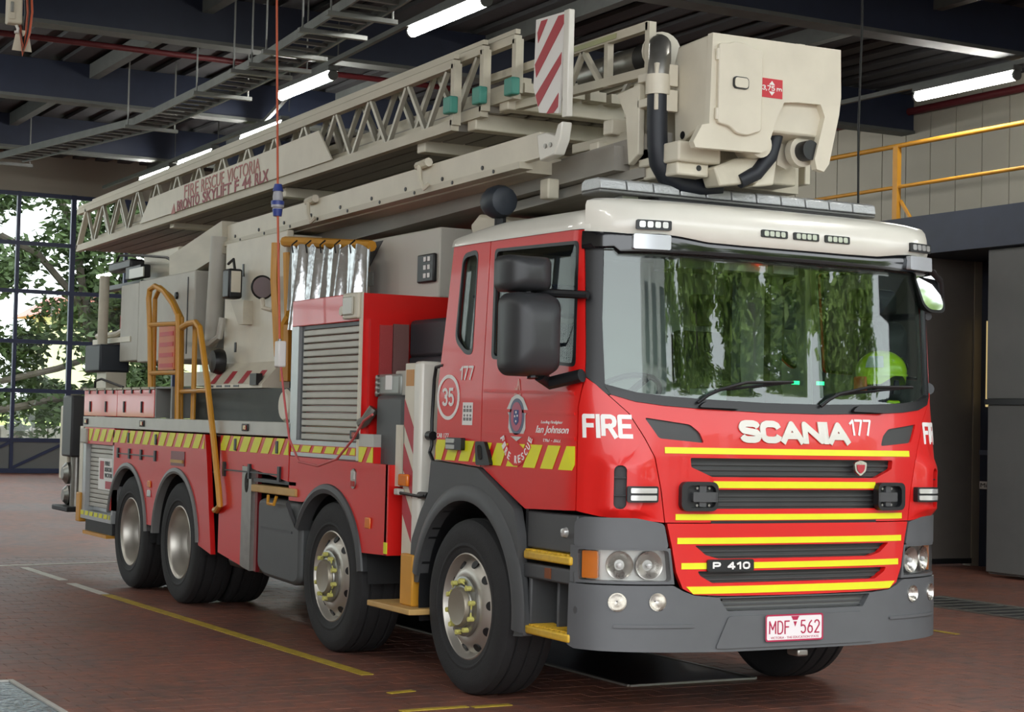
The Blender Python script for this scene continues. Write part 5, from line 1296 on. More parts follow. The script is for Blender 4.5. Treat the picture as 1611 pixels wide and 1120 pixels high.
# ---- outrigger jack behind the cab
for mir in (False, True):
    sg = 1 if mir else -1
    def sy(a, b): return (min(sg * a, sg * b), max(sg * a, sg * b))
    oj = bx('outrigger_jack', CREAM, T, -.905, -.755, *sy(.95, 1.20), .60, 1.90, .004)
    P('jack_tube', M().box(-.755, -.65, *sy(1.0, 1.215), .62, 1.91), WHITE, oj, .02)
    bx('jack_side', GREYBOX, oj, -.65, -.47, *sy(.9, 1.05), .85, 1.88)
    bx('jack_foot', YRAIL, oj, -.83, -.66, *sy(1.0, 1.24), .43, .74, .01)
    P('jack_shoe', M().box(-1.13, -.52, *sy(.9, 1.32), .395, .43), mat('tan_step_board', (196, 158, 96)), oj, .006)
    P('cover_plate', M().box(-.77, -.62, *sy(1.2, 1.222), .62, .70), CREAM, oj)
    if not mir:
        st = []
        for k in range(4): st.append([(-.90, 1.52 - k * .27), (-.90, 1.68 - k * .27), (-.76, 1.50 - k * .27), (-.76, 1.34 - k * .27)])
        polys('warning_stripe', [p for p in st if min(q[1] for q in p) > .62], REDW, oj, fY(-1.20), off=.0012, th=.002)
        bx('orange_label', mat('label_orange', (196, 138, 66), .5), oj, -.885, -.78, -1.203, -1.20, 1.76, 1.86)
        bx('side_marker', AMBER, oj, -.93, -.80, -1.225, -1.20, 1.145, 1.22, .01)
        P('cable', M().tube([(-.40, -1.19, 1.88), (-.52, -1.18, 1.87), (-.56, -1.17, 1.80), (-.58, -1.17, 1.55), (-.575, -1.17, 1.40), (-.58, -1.18, 1.36), (-.44, -1.19, 1.24)], .011, 8), BLACK, oj, smooth=True)
        P('cable_gland', M().cyl((-.60, -1.18, 1.46), (-.54, -1.18, 1.46), .028, n=12), BLACK, oj, smooth=True); P('cable_gland', M().cyl((-.66, -1.2, 1.10), (-.54, -1.2, 1.10), .022, n=12), BLACK, oj, smooth=True)
        P('tee_handle', M().tube([(-.90, -1.23, 1.105), (-.6, -1.23, 1.095), (-.56, -1.22, 1.10)], .010, 6), BLACK, oj, smooth=True)
        bx('jack_sensor', GREYBOX, oj, -.93, -.87, -1.25, -1.2, 1.09, 1.13, .008)
# ---- access ladder and rails (yellow)
ld = P('access_ladder', M().add([], []), YRAIL, T)
def yp(u, v, y): return tuple(onY(u, v, y))
mm = M()
mm.tube([yp(237, 612, -1.22), yp(236, 520, -1.22), yp(234, 470, -1.22), yp(236, 455, -1.22), yp(244, 450, -1.22), yp(258, 458, -1.22), yp(272, 478, -1.22), yp(280, 496, -1.22), yp(281, 520, -1.22), yp(279, 660, -1.22), yp(275, 668, -1.22)], .025, 8)
mm.tube([yp(241, 612, -1.10), yp(244, 470, -1.10), yp(252, 452, -1.10), yp(270, 468, -1.10), yp(286, 500, -1.10), yp(285, 660, -1.10)], .022, 8)
mm.tube([yp(235, 511, -1.22), yp(279, 509, -1.22)], .02, 8); mm.tube([yp(237, 587, -1.22), yp(280, 586, -1.22)], .02, 8)
ld.data = mesh_of('access_ladder', mm, YRAIL, True)
mm = M()
mm.tube([yp(286, 515, -1.25), yp(296, 509, -1.26), yp(308, 507, -1.27), yp(314, 515, -1.28), yp(318, 540, -1.28), yp(326, 600, -1.29), yp(336, 690, -1.29), yp(344, 770, -1.29), yp(346, 795, -1.29), yp(341, 803, -1.27), yp(338, 802, -1.25)], .025, 8)
mm.tube([yp(284, 660, -1.18), yp(285, 520, -1.18), yp(296, 508, -1.18), yp(307, 512, -1.18), yp(305, 600, -1.16), yp(303, 672, -1.16)], .022, 8)
mm.tube([yp(284, 616, -1.2), yp(327, 614, -1.29)], .018, 8)
P('hand_rail', mm, YRAIL, ld, smooth=True)
# ---- rear end
bx('rear_frame', CHASSIS, T, -8.12, -8.0, -1.2, 1.2, .55, 1.5)
bx('rear_bumper', CREAM, T, -8.35, -8.08, -1.15, 1.15, .62, .80, .02)
for mir in (False, True):
    sg = 1 if mir else -1
    def sy(a, b): return (min(sg * a, sg * b), max(sg * a, sg * b))
    ro = bx('rear_jack', mat('jack_dark_grey', (62, 64, 66), .5), T, -9.15, -8.80, *sy(.95, 1.17), 1.10, 1.72, .02)
    bx('jack_sleeve', CREAM, ro, -9.5, -9.17, *sy(.9, 1.1), .85, 1.62, .02)
    P('jack_ram', M().cyl((-8.95, sg * 1.06, 1.10), (-8.95, sg * 1.06, .55), .06, n=14).cyl((-9.0, sg * .95, 1.3), (-8.05, sg * .95, 1.3), .05, n=12), STEEL, ro, smooth=True)
    P('coupling', M().lathe([(.001, .08), (.09, .08), (.11, .04), (.11, -.04), (.06, -.08), (.001, -.08)], (-9.05, sg * 1.10, .93), 'Y', 20), STEEL, ro, smooth=True)
    P('coupling', M().lathe([(.001, .08), (.08, .08), (.10, .04), (.10, -.04), (.06, -.08), (.001, -.08)], (-9.2, sg * 1.05, .70), 'Y', 20), STEEL, ro, smooth=True)
    bx('jack_pad', CHASSIS, ro, -9.35, -8.75, *sy(.9, 1.2), .55, .60, .01)
    bx('corner_guard', YRAIL, T, -8.16, -8.02, *sy(1.16, 1.27), .50, .78, .01)
    bx('corner_post', CREAM, T, -8.15, -8.03, *sy(1.17, 1.25), .78, 1.42)
    x0, x1, z0, z1 = yb(132, 540, 168, 586, -1.05)
    cbx = bx('control_case', mat('case_blue_black', (40, 46, 54), .5), T, -8.55, -8.02, *sy(.82, 1.12), 1.95, 2.22, .02)
    bx('case_post', CREAM, cbx, -8.35, -8.02, *sy(.85, 1.05), 1.515, 1.95)
    P('cable', M().tube([(-8.15, sg * 1.12, 1.78), (-8.14, sg * 1.12, 1.86), (-8.0, sg * 1.1, 1.88), (-7.6, sg * 1.0, 1.80)], .012, 6), BLACK, cbx, smooth=True)
P('white_post', M().cyl((-8.3, -1.02, 2.22), (-8.28, -1.02, 2.9), .05, n=14), CREAM2, T, smooth=True)
P('rear_rail', M().tube([(-8.9, -.9, 2.33), (-8.2, -.9, 2.33), (-8.0, -.9, 2.36), (-7.8, -.9, 2.5), (-7.5, -.9, 2.55)], .03, 8), CREAM, T, smooth=True)
bx('rear_rail_shelf', CREAM, T, -8.9, -7.6, -.95, -.5, 2.24, 2.29)
bx('rail_red_block', REDV, T, -8.05, -7.75, -.92, -.75, 2.36, 2.50)
# ================================================================ FIRE TRUCK: TURNTABLE AND BOOM
tt = P('turntable', M().lathe([(.001, 1.86), (.85, 1.86), (.9, 1.82), (.9, 1.66), (.8, 1.62), (.8, 1.50)], (-4.5, 0, 0), 'Z', 40), CHASSIS, T, smooth=True, angle=30)
x0, x1, z0, z1 = yb(356, 383, 446, 575, -.92)
tw = P('turret_panel', M().box(x0, x1, -.92, -.86, z0, z1), CREAM, T, .01)
bx('turret_core', CREAM, T, x0 + .05, x1 - .02, -.86, .86, 1.86, 2.95)
P('turret_slot', M().box(-4.62, -4.59, -.926, -.92, 2.68, 2.78).box(-4.76, -4.72, -.926, -.92, 2.07, 2.15), BLACK, tw)
P('striped_apron', M().prism([(-.92, 1.98), (-1.08, 1.80), (-1.08, 1.77), (-.86, 1.77), (-.86, 1.98)], 'X', x0, x1 - .02), CREAM, T)
for k in range(4):
    a = x0 + .06 + k * .33; m = M()
    m.add([(a, -.924, 1.972), (a + .12, -.924, 1.972), (a + .20, -1.078, 1.808), (a + .08, -1.078, 1.808)], [(0, 1, 2, 3)])
    P('warning_stripe', m, REDW, tw)
for k in range(4): bx('apron_slot', BLACK, tw, x0 + .12 + k * .2, x0 + .24 + k * .2, -1.084, -1.08, 1.78, 1.795)
bx('apron_socket', BLACK, tw, x1 - .24, x1 - .1, -1.10, -1.05, 1.79, 1.88)
p = onY(413, 452, -1.0)
sp = P('spot_lamp', M().lathe([(.001, -.10), (.06, -.09), (.085, -.03), (.095, .0), (.088, .01), (.080, .004), (.001, .002)], (p.x, -1.0, p.z), 'X', 24), BLACK, T, smooth=True)
P('lamp_face', M().lathe([(.001, .008), (.082, .004)], (p.x, -1.0, p.z), 'X', 24), mat('lamp_face_mauve', (150, 140, 146), .2, metal=.4), sp, smooth=True)
P('lamp_arm', M().tube([(p.x, -1.0, p.z - .09), (p.x + .03, -1.0, p.z - .16), (p.x + .1, -.96, p.z - .18), (p.x + .1, -.92, p.z - .12)], .02, 8), CREAM, sp, smooth=True)
p = onY(365, 445, -1.02)
wl = bx('work_lamp', BLACK, T, p.x - .07, p.x + .09, -1.08, -.96, p.z - .13, p.z + .11, .02)
bx('lamp_face', CREAM, wl, p.x + .088, p.x + .094, -1.06, -.98, p.z - .08, p.z + .09)
P('lamp_handle', M().tube([(p.x - .1, -1.02, p.z + .16), (p.x + .02, -1.02, p.z + .19), (p.x + .06, -1.02, p.z + .10)], .012, 6), BLACK, wl, smooth=True)
P('lamp_bracket', M().prism([(p.x - .08, p.z - .14), (p.x + .12, p.z - .34), (p.x + .22, p.z - .34), (p.x + .22, p.z - .15)], 'Y', -1.0, -.92), CREAM2, wl)
# lift cylinder left of turret
P('lift_cylinder', M().cyl(tuple(onY(335, 545, -.9)), tuple(onY(346, 372, -.9)), .075, n=20), GREYBOX, T, smooth=True)
P('cylinder_guard', M().prism([(-5.47, 2.15), (-5.36, 3.0), (-5.25, 3.0), (-5.28, 2.12)], 'Y', -.90, -.5), mat('cylinder_guard_grey', (132, 132, 128), .5), T)
P('guard_lip', M().tube([yp(318, 540, -.95), yp(332, 540, -.97), yp(345, 530, -.97), yp(350, 500, -.95)], .03, 8), GREYBOX, T, smooth=True)
P('round_fitting', M().lathe([(.001, .06), (.09, .05), (.105, .0), (.10, -.04), (.001, -.05)], tuple(onY(343, 569, -1.02)), 'Y', 22, -1), BLACK, T, smooth=True)
bx('turret_base_box', CREAM, T, -6.1, -5.15, -.95, .6, 1.80, 1.92)
# electrical cabinet
x0, x1, z0, z1 = yb(219, 447, 303, 565, -.95)
eb = bx('electrical_cabinet', GREYBOX, T, x0, x1, -.95, -.30, z0, z1 + .03, .012)
a = onY(187, 452, -.95)
P('cabinet_door', M().box(x0 - .62, x0 - .03, -.94, -.40, z0 + .02, z1 + .02), GREYBOX, eb, .012)
bx('cabinet_seam', PLASTIC, eb, x1 - .18, x1 - .165, -.957, -.95, z0 + .05, z1 - .02)
P('cabinet_lock', M().lathe([(.001, .025), (.03, .02), (.034, 0)], (onY(279, 465, -.95).x, -.95, onY(279, 465, -.95).z), 'Y', 14, -1), BLACK, eb, smooth=True)
bx('hazard_board', mat('orange_board', (216, 112, 58), .5), T, *[onY(249, 560, -1.0).x, onY(274, 560, -1.0).x], -1.0, -.97, onY(260, 582, -1.0).z, onY(260, 512, -1.0).z)
hb_ = [o for o in SCN.objects if o.name.startswith('hazard_board')][0]
m = M()
xa, xb_ = onY(251, 560, -1.0).x, onY(272, 560, -1.0).x; za, zb_ = onY(260, 580, -1.0).z, onY(260, 514, -1.0).z
for k in range(4):
    z = za + (zb_ - za) * (k + .1) / 4; m.box(xa, xb_, -1.004, -1.0, z, z + (zb_ - za) * .1)
P('board_stripe', m, mat('board_red', (206, 44, 36), .5), hb_)
# camera head and floodlights on the boom tail
fl = bx('flood_lamp', BLACK, T, *[onY(205, 430, -.8).x, onY(229, 430, -.8).x], -.85, -.75, onY(210, 440, -.8).z, onY(210, 420, -.8).z, .01)
bx('lamp_face', mat('lamp_frost', (188, 186, 172)), fl, onY(205, 430, -.85).x, onY(227, 430, -.85).x, -.862, -.85, onY(210, 438, -.85).z, onY(210, 423, -.85).z)
bx('camera_block', BLACK, T, *[onY(178, 425, -.8).x, onY(212, 425, -.8).x], -.85, -.7, onY(200, 425, -.8).z, onY(200, 410, -.8).z, .02)
bx('camera_bracket', BLACK, T, *[onY(160, 449, -.8).x, onY(225, 449, -.8).x], -.82, -.72, onY(200, 452, -.8).z, onY(200, 445, -.8).z)
P('cable_loop', M().tube([yp(184, 412, -.8), yp(188, 402, -.8), yp(225, 402, -.8), yp(262, 405, -.8), yp(281, 415, -.8)], .014, 6), BLACK, T, smooth=True)
bx('knuckle_block', CREAM, T, *[onY(228, 430, -.6).x, onY(283, 430, -.6).x], -.62, .5, onY(250, 452, -.6).z, onY(250, 395, -.6).z, .02)
P('knuckle_arm', M().bar((-6.6, -.45, 2.85), (-5.2, -.45, 3.05), .9, .28), CREAM2, T)
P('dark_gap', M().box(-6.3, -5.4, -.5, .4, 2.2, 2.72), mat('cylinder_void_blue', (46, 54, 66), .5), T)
# yellow operator cage, foil curtain, control panel
oc = P('operator_cage', M().tube([yp(434, 382, -1.0), yp(432, 440, -1.0), yp(438, 560, -1.0)], .035, 8).tube([yp(452, 398, -.95), yp(454, 500, -.95), yp(462, 486, -.95)], .035, 8).tube([yp(458, 495, -1.0), yp(450, 510, -1.0), yp(449, 600, -1.0)], .045, 8).tube([yp(448, 380, -.98), yp(585, 387, -.80)], .04, 8), YRAIL, T, smooth=True)
rows = []
a = Vector(onY(455, 388, -1.0)); b = Vector(onY(582, 388, -.86))
n = 70
for i in range(n + 1):
    t_ = i / n; p = a.lerp(b, t_); wv = .045 * math.sin(t_ * 34) + .025 * math.sin(t_ * 61 + 1)
    rows.append([(p.x, p.y + wv * (.4 + .6 * k / 6) - .03 * k / 6, p.z - .62 * k / 6 + (.02 * math.sin(t_ * 44) if k == 0 else 0)) for k in range(7)])
cu = P('foil_curtain', M().grid(rows), FOIL, T, smooth=True, angle=80)
for k in range(5):
    p = a.lerp(b, .12 + k * .18); P('curtain_tie', M().tube([(p.x, p.y - .04, p.z - .05), (p.x, p.y - .05, p.z + .01), (p.x, p.y - .01, p.z + .045)], .006, 6), BLACK, cu)
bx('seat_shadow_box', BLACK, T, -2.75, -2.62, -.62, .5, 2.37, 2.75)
x0, x1, z0, z1 = yb(583, 382, 690, 466, -.70)
cpn = bx('control_panel', mat('panel_pale_grey', (190, 187, 176), .5), T, x0, x1, -.70, -.3, 2.366, z1 + .02, .01)
P('panel_corner', M().prism([(x0, z1), (x0 + .22, z1), (x0, z1 - .17)], 'Y', -.705, -.70), PLASTIC, cpn)
kp = bx('keypad', BLACK, cpn, x1 - .28, x1 - .03, -.73, -.70, 2.47, 2.66, .01)
for i in range(2):
    for j in range(3): bx('key', WHT, kp, x1 - .17 + i * .06, x1 - .14 + i * .06, -.736, -.73, 2.50 + j * .055, 2.53 + j * .055)
bx('panel_hinge', STEEL, cpn, x0 + .0, x0 + .07, -.71, -.70, 2.5, 2.6)
P('boom_rest', M().prism([(-.95, 2.30), (-.95, 2.66), (-1.02, 2.80), (-.9, 2.86), (-.62, 2.82), (-.5, 2.78), (-.72, 2.70), (-.72, 2.30)], 'Y', -.72, .6), CREAM2, T, .02)
P('rest_hose', M().tube([(-.62, -.78, 2.60), (-.60, -.8, 2.45), (-.56, -.82, 2.25), (-.52, -.85, 2.1)], .02, 8), BLACK, T, smooth=True)
bx('rest_post', mat('intake_black', (44, 48, 54)), T, -.98, -.60, -.55, .55, 1.0, 2.32)
# ---- main boom: nested lattice sections
def zbot(x): return 3.342 + .0131 * (x + 10.35)
def section(xa, xb, y, dz0, dz1, label, truss=True, step=.62, gap=None, chord=.055):
    s = P('boom_section', M().add([], []), CREAM2, T, label=label)
    mm = M()
    for sg in (-1, 1):
        mm.bar((xa, sg * y, zbot(xa) + dz0), (xb, sg * y, zbot(xb) + dz0), chord, chord * 1.25); mm.bar((xa, sg * y, zbot(xa) + dz1), (xb, sg * y, zbot(xb) + dz1), chord, chord)
        mm.bar((xa, sg * y, zbot(xa) + dz1 + .05), (xb, sg * y, zbot(xb) + dz1 + .05), chord * .6, .03)
        mm.bar((xb, sg * y, zbot(xb) + dz0), (xb, sg * y, zbot(xb) + dz1), chord, .05); mm.bar((xa, sg * y, zbot(xa) + dz0), (xa + .35, sg * y, zbot(xa) + dz1), chord, .045)
    s.data = mesh_of('boom_section', mm, CREAM2)
    if truss:
        st = {}
        n = int((xb - xa - .35) / step)
        for sg in (-1, 1):
            for i in range(n):
                for k in (0, 1):
                    x = xa + .35 + i * step + k * step / 2; hz = dz1 - dz0 - .05
                    if k not in st:
                        st[k] = P('truss_strut', M().bar((0, 0, hz if k == 0 else 0), (step / 2 - .03, 0, 0 if k == 0 else hz), .03, .028), mat('strut_alu', (178, 174, 160), .4, metal=.4), s); st[k].location = (x, sg * y, zbot(x) + dz0 + .025)
                    else: CP(st[k], s, (x, sg * y, zbot(x) + dz0 + .025))
    return s
sA = section(-10.32, -1.20, .75, 0, .40, 'outermost lattice section of the boom')
sB = section(-10.05, -.95, .67, .06, .455, 'second lattice section nested in the outermost one', step=.62)
sC = section(-9.6, -.67, .59, .14, .48, 'third lattice section nested in the boom', step=.62)
m = M()
for i in range(9):
    y = -.68 + i * .17; m.bar((-10.2, y, zbot(-10.2) + .0), (-1.25, y, zbot(-1.25) + .0), .15, .05); 
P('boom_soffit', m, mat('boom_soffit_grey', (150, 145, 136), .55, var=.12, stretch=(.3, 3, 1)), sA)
m = M()
for i in range(8):
    y = -.56 + i * .16; m.bar((-9.9, y, zbot(-9.9) + .10), (-.98, y, zbot(-.98) + .10), .12, .07)
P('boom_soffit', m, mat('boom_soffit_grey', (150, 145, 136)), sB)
m = M()
for i in range(7):
    y = -.48 + i * .16; m.bar((-1.3, y, zbot(-1.3) + .18), (-.66, y, zbot(-.66) + .18), .12, .06)
for i in range(5): m.bar((-9, -.5 + i * .25, zbot(-9) + .22), (-.7, -.5 + i * .25, zbot(-.7) + .22), .06, .06)
P('boom_soffit', m, CREAM2, sC)
for (x, y, z) in ((-1.2, -.79, zbot(-1.2) + .12), (-.95, -.71, zbot(-.95) + .15), (-.67, -.63, zbot(-.67) + .17)): P('guide_pad', M().box(x - .05, x + .06, y - .03, y + .03, z - .05, z + .06), TEAL, sA, .01)
# name panel
np1 = sheet('name_panel', CREAM, sA, [(-7.91, zbot(-7.91) + .03), (-3.13, zbot(-3.13) + .03), (-3.40, zbot(-3.4) + .285), (-7.60, zbot(-7.6) + .245)], fn=fY(-.785), off=0, th=.012)
TXR = mat('maroon_lettering', (146, 40, 52), .5); TXP = mat('faded_red_lettering', (176, 98, 92), .5)
def words(ws, x0, x1, z0, z1, mt, bold):
    tot = sum(len(w) for w in ws) + .8 * (len(ws) - 1); u = (x1 - x0) / tot; x = x0
    for w in ws:
        dz = .0131 * (x - x0)
        text('panel_lettering', w, mt, np1, (x, z0 + dz, x + u * len(w), z1 + dz), fY(-.797), bold=bold, slope=.0131); x += u * (len(w) + .8)
words(['FIRE', 'RESCUE', 'VICTORIA'], -6.55, -4.62, 3.520, 3.635, TXP, .0)
words(['BRONTO', 'SKYLIFT', 'F', '44', 'RLX'], -6.75, -4.42, 3.415, 3.515, TXR, .02)
sheet('panel_mark', TXP, np1, [(-6.92, 3.405), (-6.80, 3.405), (-6.84, 3.50)], [(-6.905, 3.412), (-6.83, 3.412), (-6.85, 3.47)][:0], fn=fY(-.797), off=.002, th=.002)
# cross beams under the ladder
for u, v, y0, y1, h in ((270, 353, -.70, .7, .07), (445, 303, -.70, .7, .08), (662, 230, -.72, .7, .09), (742, 192, -.68, .7, .11), (792, 160, -.60, .7, .11)):
    p = onY(u, v, y0); bx('cross_beam', CREAM, T, p.x - .06, p.x + .06, y0, y1, p.z - h / 2, p.z + h / 2, .008)
# ---- lower boom
def zl(x): return 2.99 + .0145 * (x + 5.18)
lb_ = P('lower_boom', M().add([], []), CREAM2, T)
m = M(); m.bar((-5.25, -.83, zl(-5.25) + .085), (.10, -.83, zl(.1) + .095), .05, .15)
lb_.data = mesh_of('lower_boom', m, CREAM)
P('boom_flange', M().bar((-5.25, -.84, zl(-5.25) - .0), (-.08, -.84, zl(-.08) - .0), .09, .04), CREAM2, lb_)
P('boom_box', M().bar((-5.2, -.42, zl(-5.2) + .02), (-.15, -.42, zl(-.15) + .02), .76, .10).bar((-5.2, .42, zl(-5.2) + .02), (-.15, .42, zl(-.15) + .02), .76, .10), CREAM2, lb_)
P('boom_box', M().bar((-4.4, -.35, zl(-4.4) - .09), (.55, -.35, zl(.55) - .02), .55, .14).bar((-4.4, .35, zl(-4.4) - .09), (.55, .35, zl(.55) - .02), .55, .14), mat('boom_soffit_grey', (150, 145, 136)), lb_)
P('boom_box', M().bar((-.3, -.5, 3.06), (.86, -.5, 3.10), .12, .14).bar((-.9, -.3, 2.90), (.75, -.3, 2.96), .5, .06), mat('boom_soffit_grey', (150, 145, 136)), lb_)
for k in range(9):
    x = -5.0 + k * .55; P('bolt', M().cyl((x, -.856, zl(x) + .05), (x, -.862, zl(x) + .05), .014, n=8), BLACK, lb_)
    P('bolt', M().cyl((x + .2, -.885, zl(x + .2)), (x + .2, -.89, zl(x + .2)), .012, n=8), BLACK, lb_)
p = onY(875, 215, -.85)
eb_ = P('boom_end_bracket', M().prism([(.09, 3.22), (.13, 3.06), (.30, 3.08), (.36, 3.16), (.38, 3.26), (.33, 3.25), (.30, 3.19), (.2, 3.22)], 'Y', -.87, -.80), WHITE, T, .008)
for a in (.20, .26): P('bolt', M().cyl((a, -.87, 3.14), (a, -.878, 3.14), .014, n=8), STEEL, eb_)
for u, v in ((492, 325), (668, 270)):
    p = onY(u, v, -.86); hk = P('stay_hook', M().tube([(p.x - .06, -.88, p.z + .04), (p.x + .10, -.88, p.z + .05)], .03, 8).tube([(p.x, -.9, p.z + .03), (p.x + .06, -.92, p.z - .07), (p.x + .12, -.92, p.z - .13), (p.x + .15, -.9, p.z - .10)], .016, 6), CREAM, T, smooth=True)
bx('hanging_block', CREAM2, T, -.16, -.06, -.70, -.62, 2.88, 3.0, .01)
# roof siren / flood on the cab roof
p = onY(783, 318, -.88)
hl_ = P('roof_floodlight', M().lathe([(.001, .10), (.05, .105), (.085, .09), (.10, .05), (.10, -.02), (.085, -.07), (.05, -.10), (.001, -.105)], (p.x, -.88, p.z), 'X', 14), mat('case_blue_black', (40, 46, 54)), T, smooth=True)
P('lamp_foot', M().cyl((p.x, -.86, p.z - .05), (p.x, -.86, 2.68), .035, n=12), CHASSIS, hl_)
# ---- upper front truss, sign board, pipe
for sg in (1, -1):
    m = M(); y = .52 * sg
    m.bar((-1.2, y, 3.78), (.74, y, 3.78), .045, .05); m.bar((-1.2, y, 3.56), (.74, y, 3.52), .05, .05); m.bar((.74, y, 3.46), (.74, y, 3.80), .045, .045); m.bar((.30, y, 3.50), (.30, y, 3.78), .04, .04)
    m.bar((-.15, y, 3.55), (.02, y, 3.76), .03, .03); m.bar((.02, y, 3.76), (.22, y, 3.54), .03, .03)
    sD = P('tip_truss', m, CREAM2, T)
sheet('rail_label', mat('rail_label_green', (176, 178, 132), .5), sD, [(-.1, 3.765), (.42, 3.765), (.42, 3.795), (-.1, 3.795)], fn=fY(-.545), off=0, th=.002)
for x, z, h, y1 in ((.62, 3.43, .10, .6), (.52, 3.34, .09, .6), (.30, 3.27, .09, .6), (.58, 3.16, .08, .55), (.15, 3.17, .07, .55)):
    bx('tip_cross_beam', CREAM, T, x - .05, x + .05, -.52, y1, z - h / 2, z + h / 2, .01)
bx('tip_side_beam', CREAM2, T, -.2, .70, -.46, -.38, 3.18, 3.24, .006)
bx('tip_side_beam', CREAM2, T, -.8, .70, .5, .6, 3.20, 3.45, .006)
P('tip_bracket', M().prism([(.52, 3.42), (.76, 3.44), (.76, 3.05), (.66, 3.0), (.62, 3.28)], 'Y', -.60, -.56), CREAM, T, .006)
P('tip_bracket', M().prism([(.52, 3.42), (.76, 3.44), (.76, 2.98), (.66, 2.98), (.62, 3.28)], 'Y', .56, .60), CREAM, T, .006)
bx('tip_bulkhead', CREAM2, T, .55, .75, -.52, .52, 2.92, 3.35)
sb = P('sign_board', M().prism([(-.07, 3.93), (.27, 3.915), (.22, 3.335), (.05, 3.36), (-.01, 3.37), (-.085, 3.53)], 'Y', -.80, -.786), WHT, T)
def bpx(l): return [(onY(u, v, -.80).x, onY(u, v, -.80).z) for u, v in l]
for l in ([(852, 33), (862, 30), (847, 68), (846, 52)], [(879, 25), (889, 22), (888, 36), (844, 122), (842, 102)], [(884, 82), (883, 100), (847, 168), (843, 150)], [(879, 146), (878, 168), (871, 178), (860, 179)]):
    polys('board_stripe', [bpx(l)], REDW, sb, fY(-.80), off=.001, th=.002)
P('board_post', M().box(.27, .33, -.81, -.77, 3.30, 3.92), WHITE, sb, .006)
pp = P('water_pipe', M().cyl((-.2, -.36, 3.66), (.62, -.36, 3.66), .085, n=20), STEEL, T, smooth=True)
P('pipe_elbow', M().tube([(.58, -.40, 3.66), (.74, -.46, 3.68), (.84, -.52, 3.65), (.90, -.56, 3.56), (.90, -.57, 3.44)], .062, 14), STEEL, pp, smooth=True)
for xa_, xb2 in ((.12, .20), (.44, .55)): P('pipe_band', M().cyl((xa_, -.36, 3.66), (xb2, -.36, 3.66), .092, n=20), BLACK, pp, smooth=True)
P('pipe_flange', M().cyl((.66, -.40, 3.66), (.69, -.41, 3.66), .11, n=20), CREAM, pp, smooth=True)
P('hose_coupling', M().cyl((.90, -.57, 3.36), (.90, -.57, 3.47), .068, n=20), CREAM, pp, smooth=True)
P('black_hose', M().tube([(.90, -.57, 3.37), (.90, -.57, 3.2), (.90, -.565, 3.08), (.90, -.55, 2.99), (.90, -.50, 2.92), (.90, -.42, 2.885), (.90, -.30, 2.875), (.88, -.15, 2.875)], .058, 16), HOSEB, T, smooth=True)
# ---- rescue cage folded in front
cg = P('rescue_cage', M().prism([(.88, 3.54), (.92, 3.64), (1.21, 3.655), (1.22, 3.17), (1.10, 3.15), (.95, 3.10), (.90, 3.10)], 'Y', -.455, .40), CREAM, T, .012)
FACE = [(-.462, 3.655), (.405, 3.665), (.412, 3.40), (.40, 3.30), (.335, 3.02), (.30, 2.975), (.25, 2.985), (.235, 3.04), (.30, 3.28), (.27, 3.345), (.10, 3.34), (.02, 3.33), (-.03, 3.24), (-.09, 3.06), (-.13, 3.04), (-.56, 3.03), (-.575, 3.06), (-.52, 3.155), (-.475, 3.165)]
sheet('cage_front', CREAM, cg, FACE, fn=fX(1.215), off=0, th=.045)
cd = P('cage_door', M().prism(rpoly([(-.435, 3.60), (-.37, 3.605), (-.335, 3.62), (-.255, 3.615), (-.22, 3.60), (-.145, 3.59), (-.15, 3.15), (-.20, 3.135), (-.24, 3.12), (-.31, 3.125), (-.36, 3.16), (-.435, 3.17)], .02), 'X', 1.255, 1.285), CREAM, cg, .006)
dl = P('door_lock', M().prism(rrect(-.345, 3.365, -.245, 3.43, .02), 'X', 1.285, 1.295), BLACK, cg)
P('lock_face', M().prism(rrect(-.338, 3.371, -.252, 3.424, .016), 'X', 1.295, 1.30), CREAM, dl)
for z in (3.54, 3.22): P('door_hinge', M().cyl((1.27, -.435, z - .03), (1.27, -.435, z + .03), .012, n=8), CREAM, cg)
y0 = onX(1197, 138, 1.262).y; y1 = onX(1231, 138, 1.262).y; z0 = onX(1214, 154, 1.262).z; z1 = onX(1214, 124, 1.262).z
sn = P('height_sign', M().box(1.26, 1.263, y0, y1, z0, z1), mat('sign_red', (196, 24, 44), .4), cg)
strokes('sign_lettering', '3,75 m', WHT, sn, (y0 + .007, z0 + .038, y1 - .006, z1 - .038), fX(1.263), tf=.2, gap=.1, off=.001, th=.001)
ym = (y0 + y1) / 2
polys('sign_arrow', [[(ym - .02, z1 - .034), (ym + .02, z1 - .034), (ym, z1 - .012)], [(ym - .02, z0 + .034), (ym + .02, z0 + .034), (ym, z0 + .012)]], WHT, sn, fX(1.263), off=.001, th=.001)
sheet('inner_arm', CREAM, cg, [(.02, 3.33), (.30, 3.34), (.30, 3.28), (.25, 3.04), (.18, 3.0), (.12, 3.02), (.14, 3.2), (.0, 3.2), (-.08, 3.05)], fn=fX(1.02), off=0, th=.05)
P('pivot_roller', M().cyl((1.08, .22, 3.09), (1.245, .22, 3.09), .055, n=20), BLACK, cg, smooth=True)
P('roller_ring', M().lathe([(.055, .0), (.085, .0), (.085, .05), (.055, .05)], (1.12, .22, 3.09), 'X', 24), CREAM, cg, smooth=True)
P('pivot_roller', M().cyl((1.05, -.09, 3.10), (1.20, -.09, 3.10), .075, n=20), CREAM, cg, smooth=True)
P('roller_hole', M().cyl((1.19, -.09, 3.10), (1.203, -.09, 3.10), .03, n=16), BLACK, cg, smooth=True)
P('cage_hose', M().tube([(1.10, .06, 3.30), (1.14, .06, 3.18), (1.14, .02, 3.05), (1.12, -.06, 2.95), (1.10, -.16, 2.90)], .042, 12), HOSEB, cg, smooth=True)
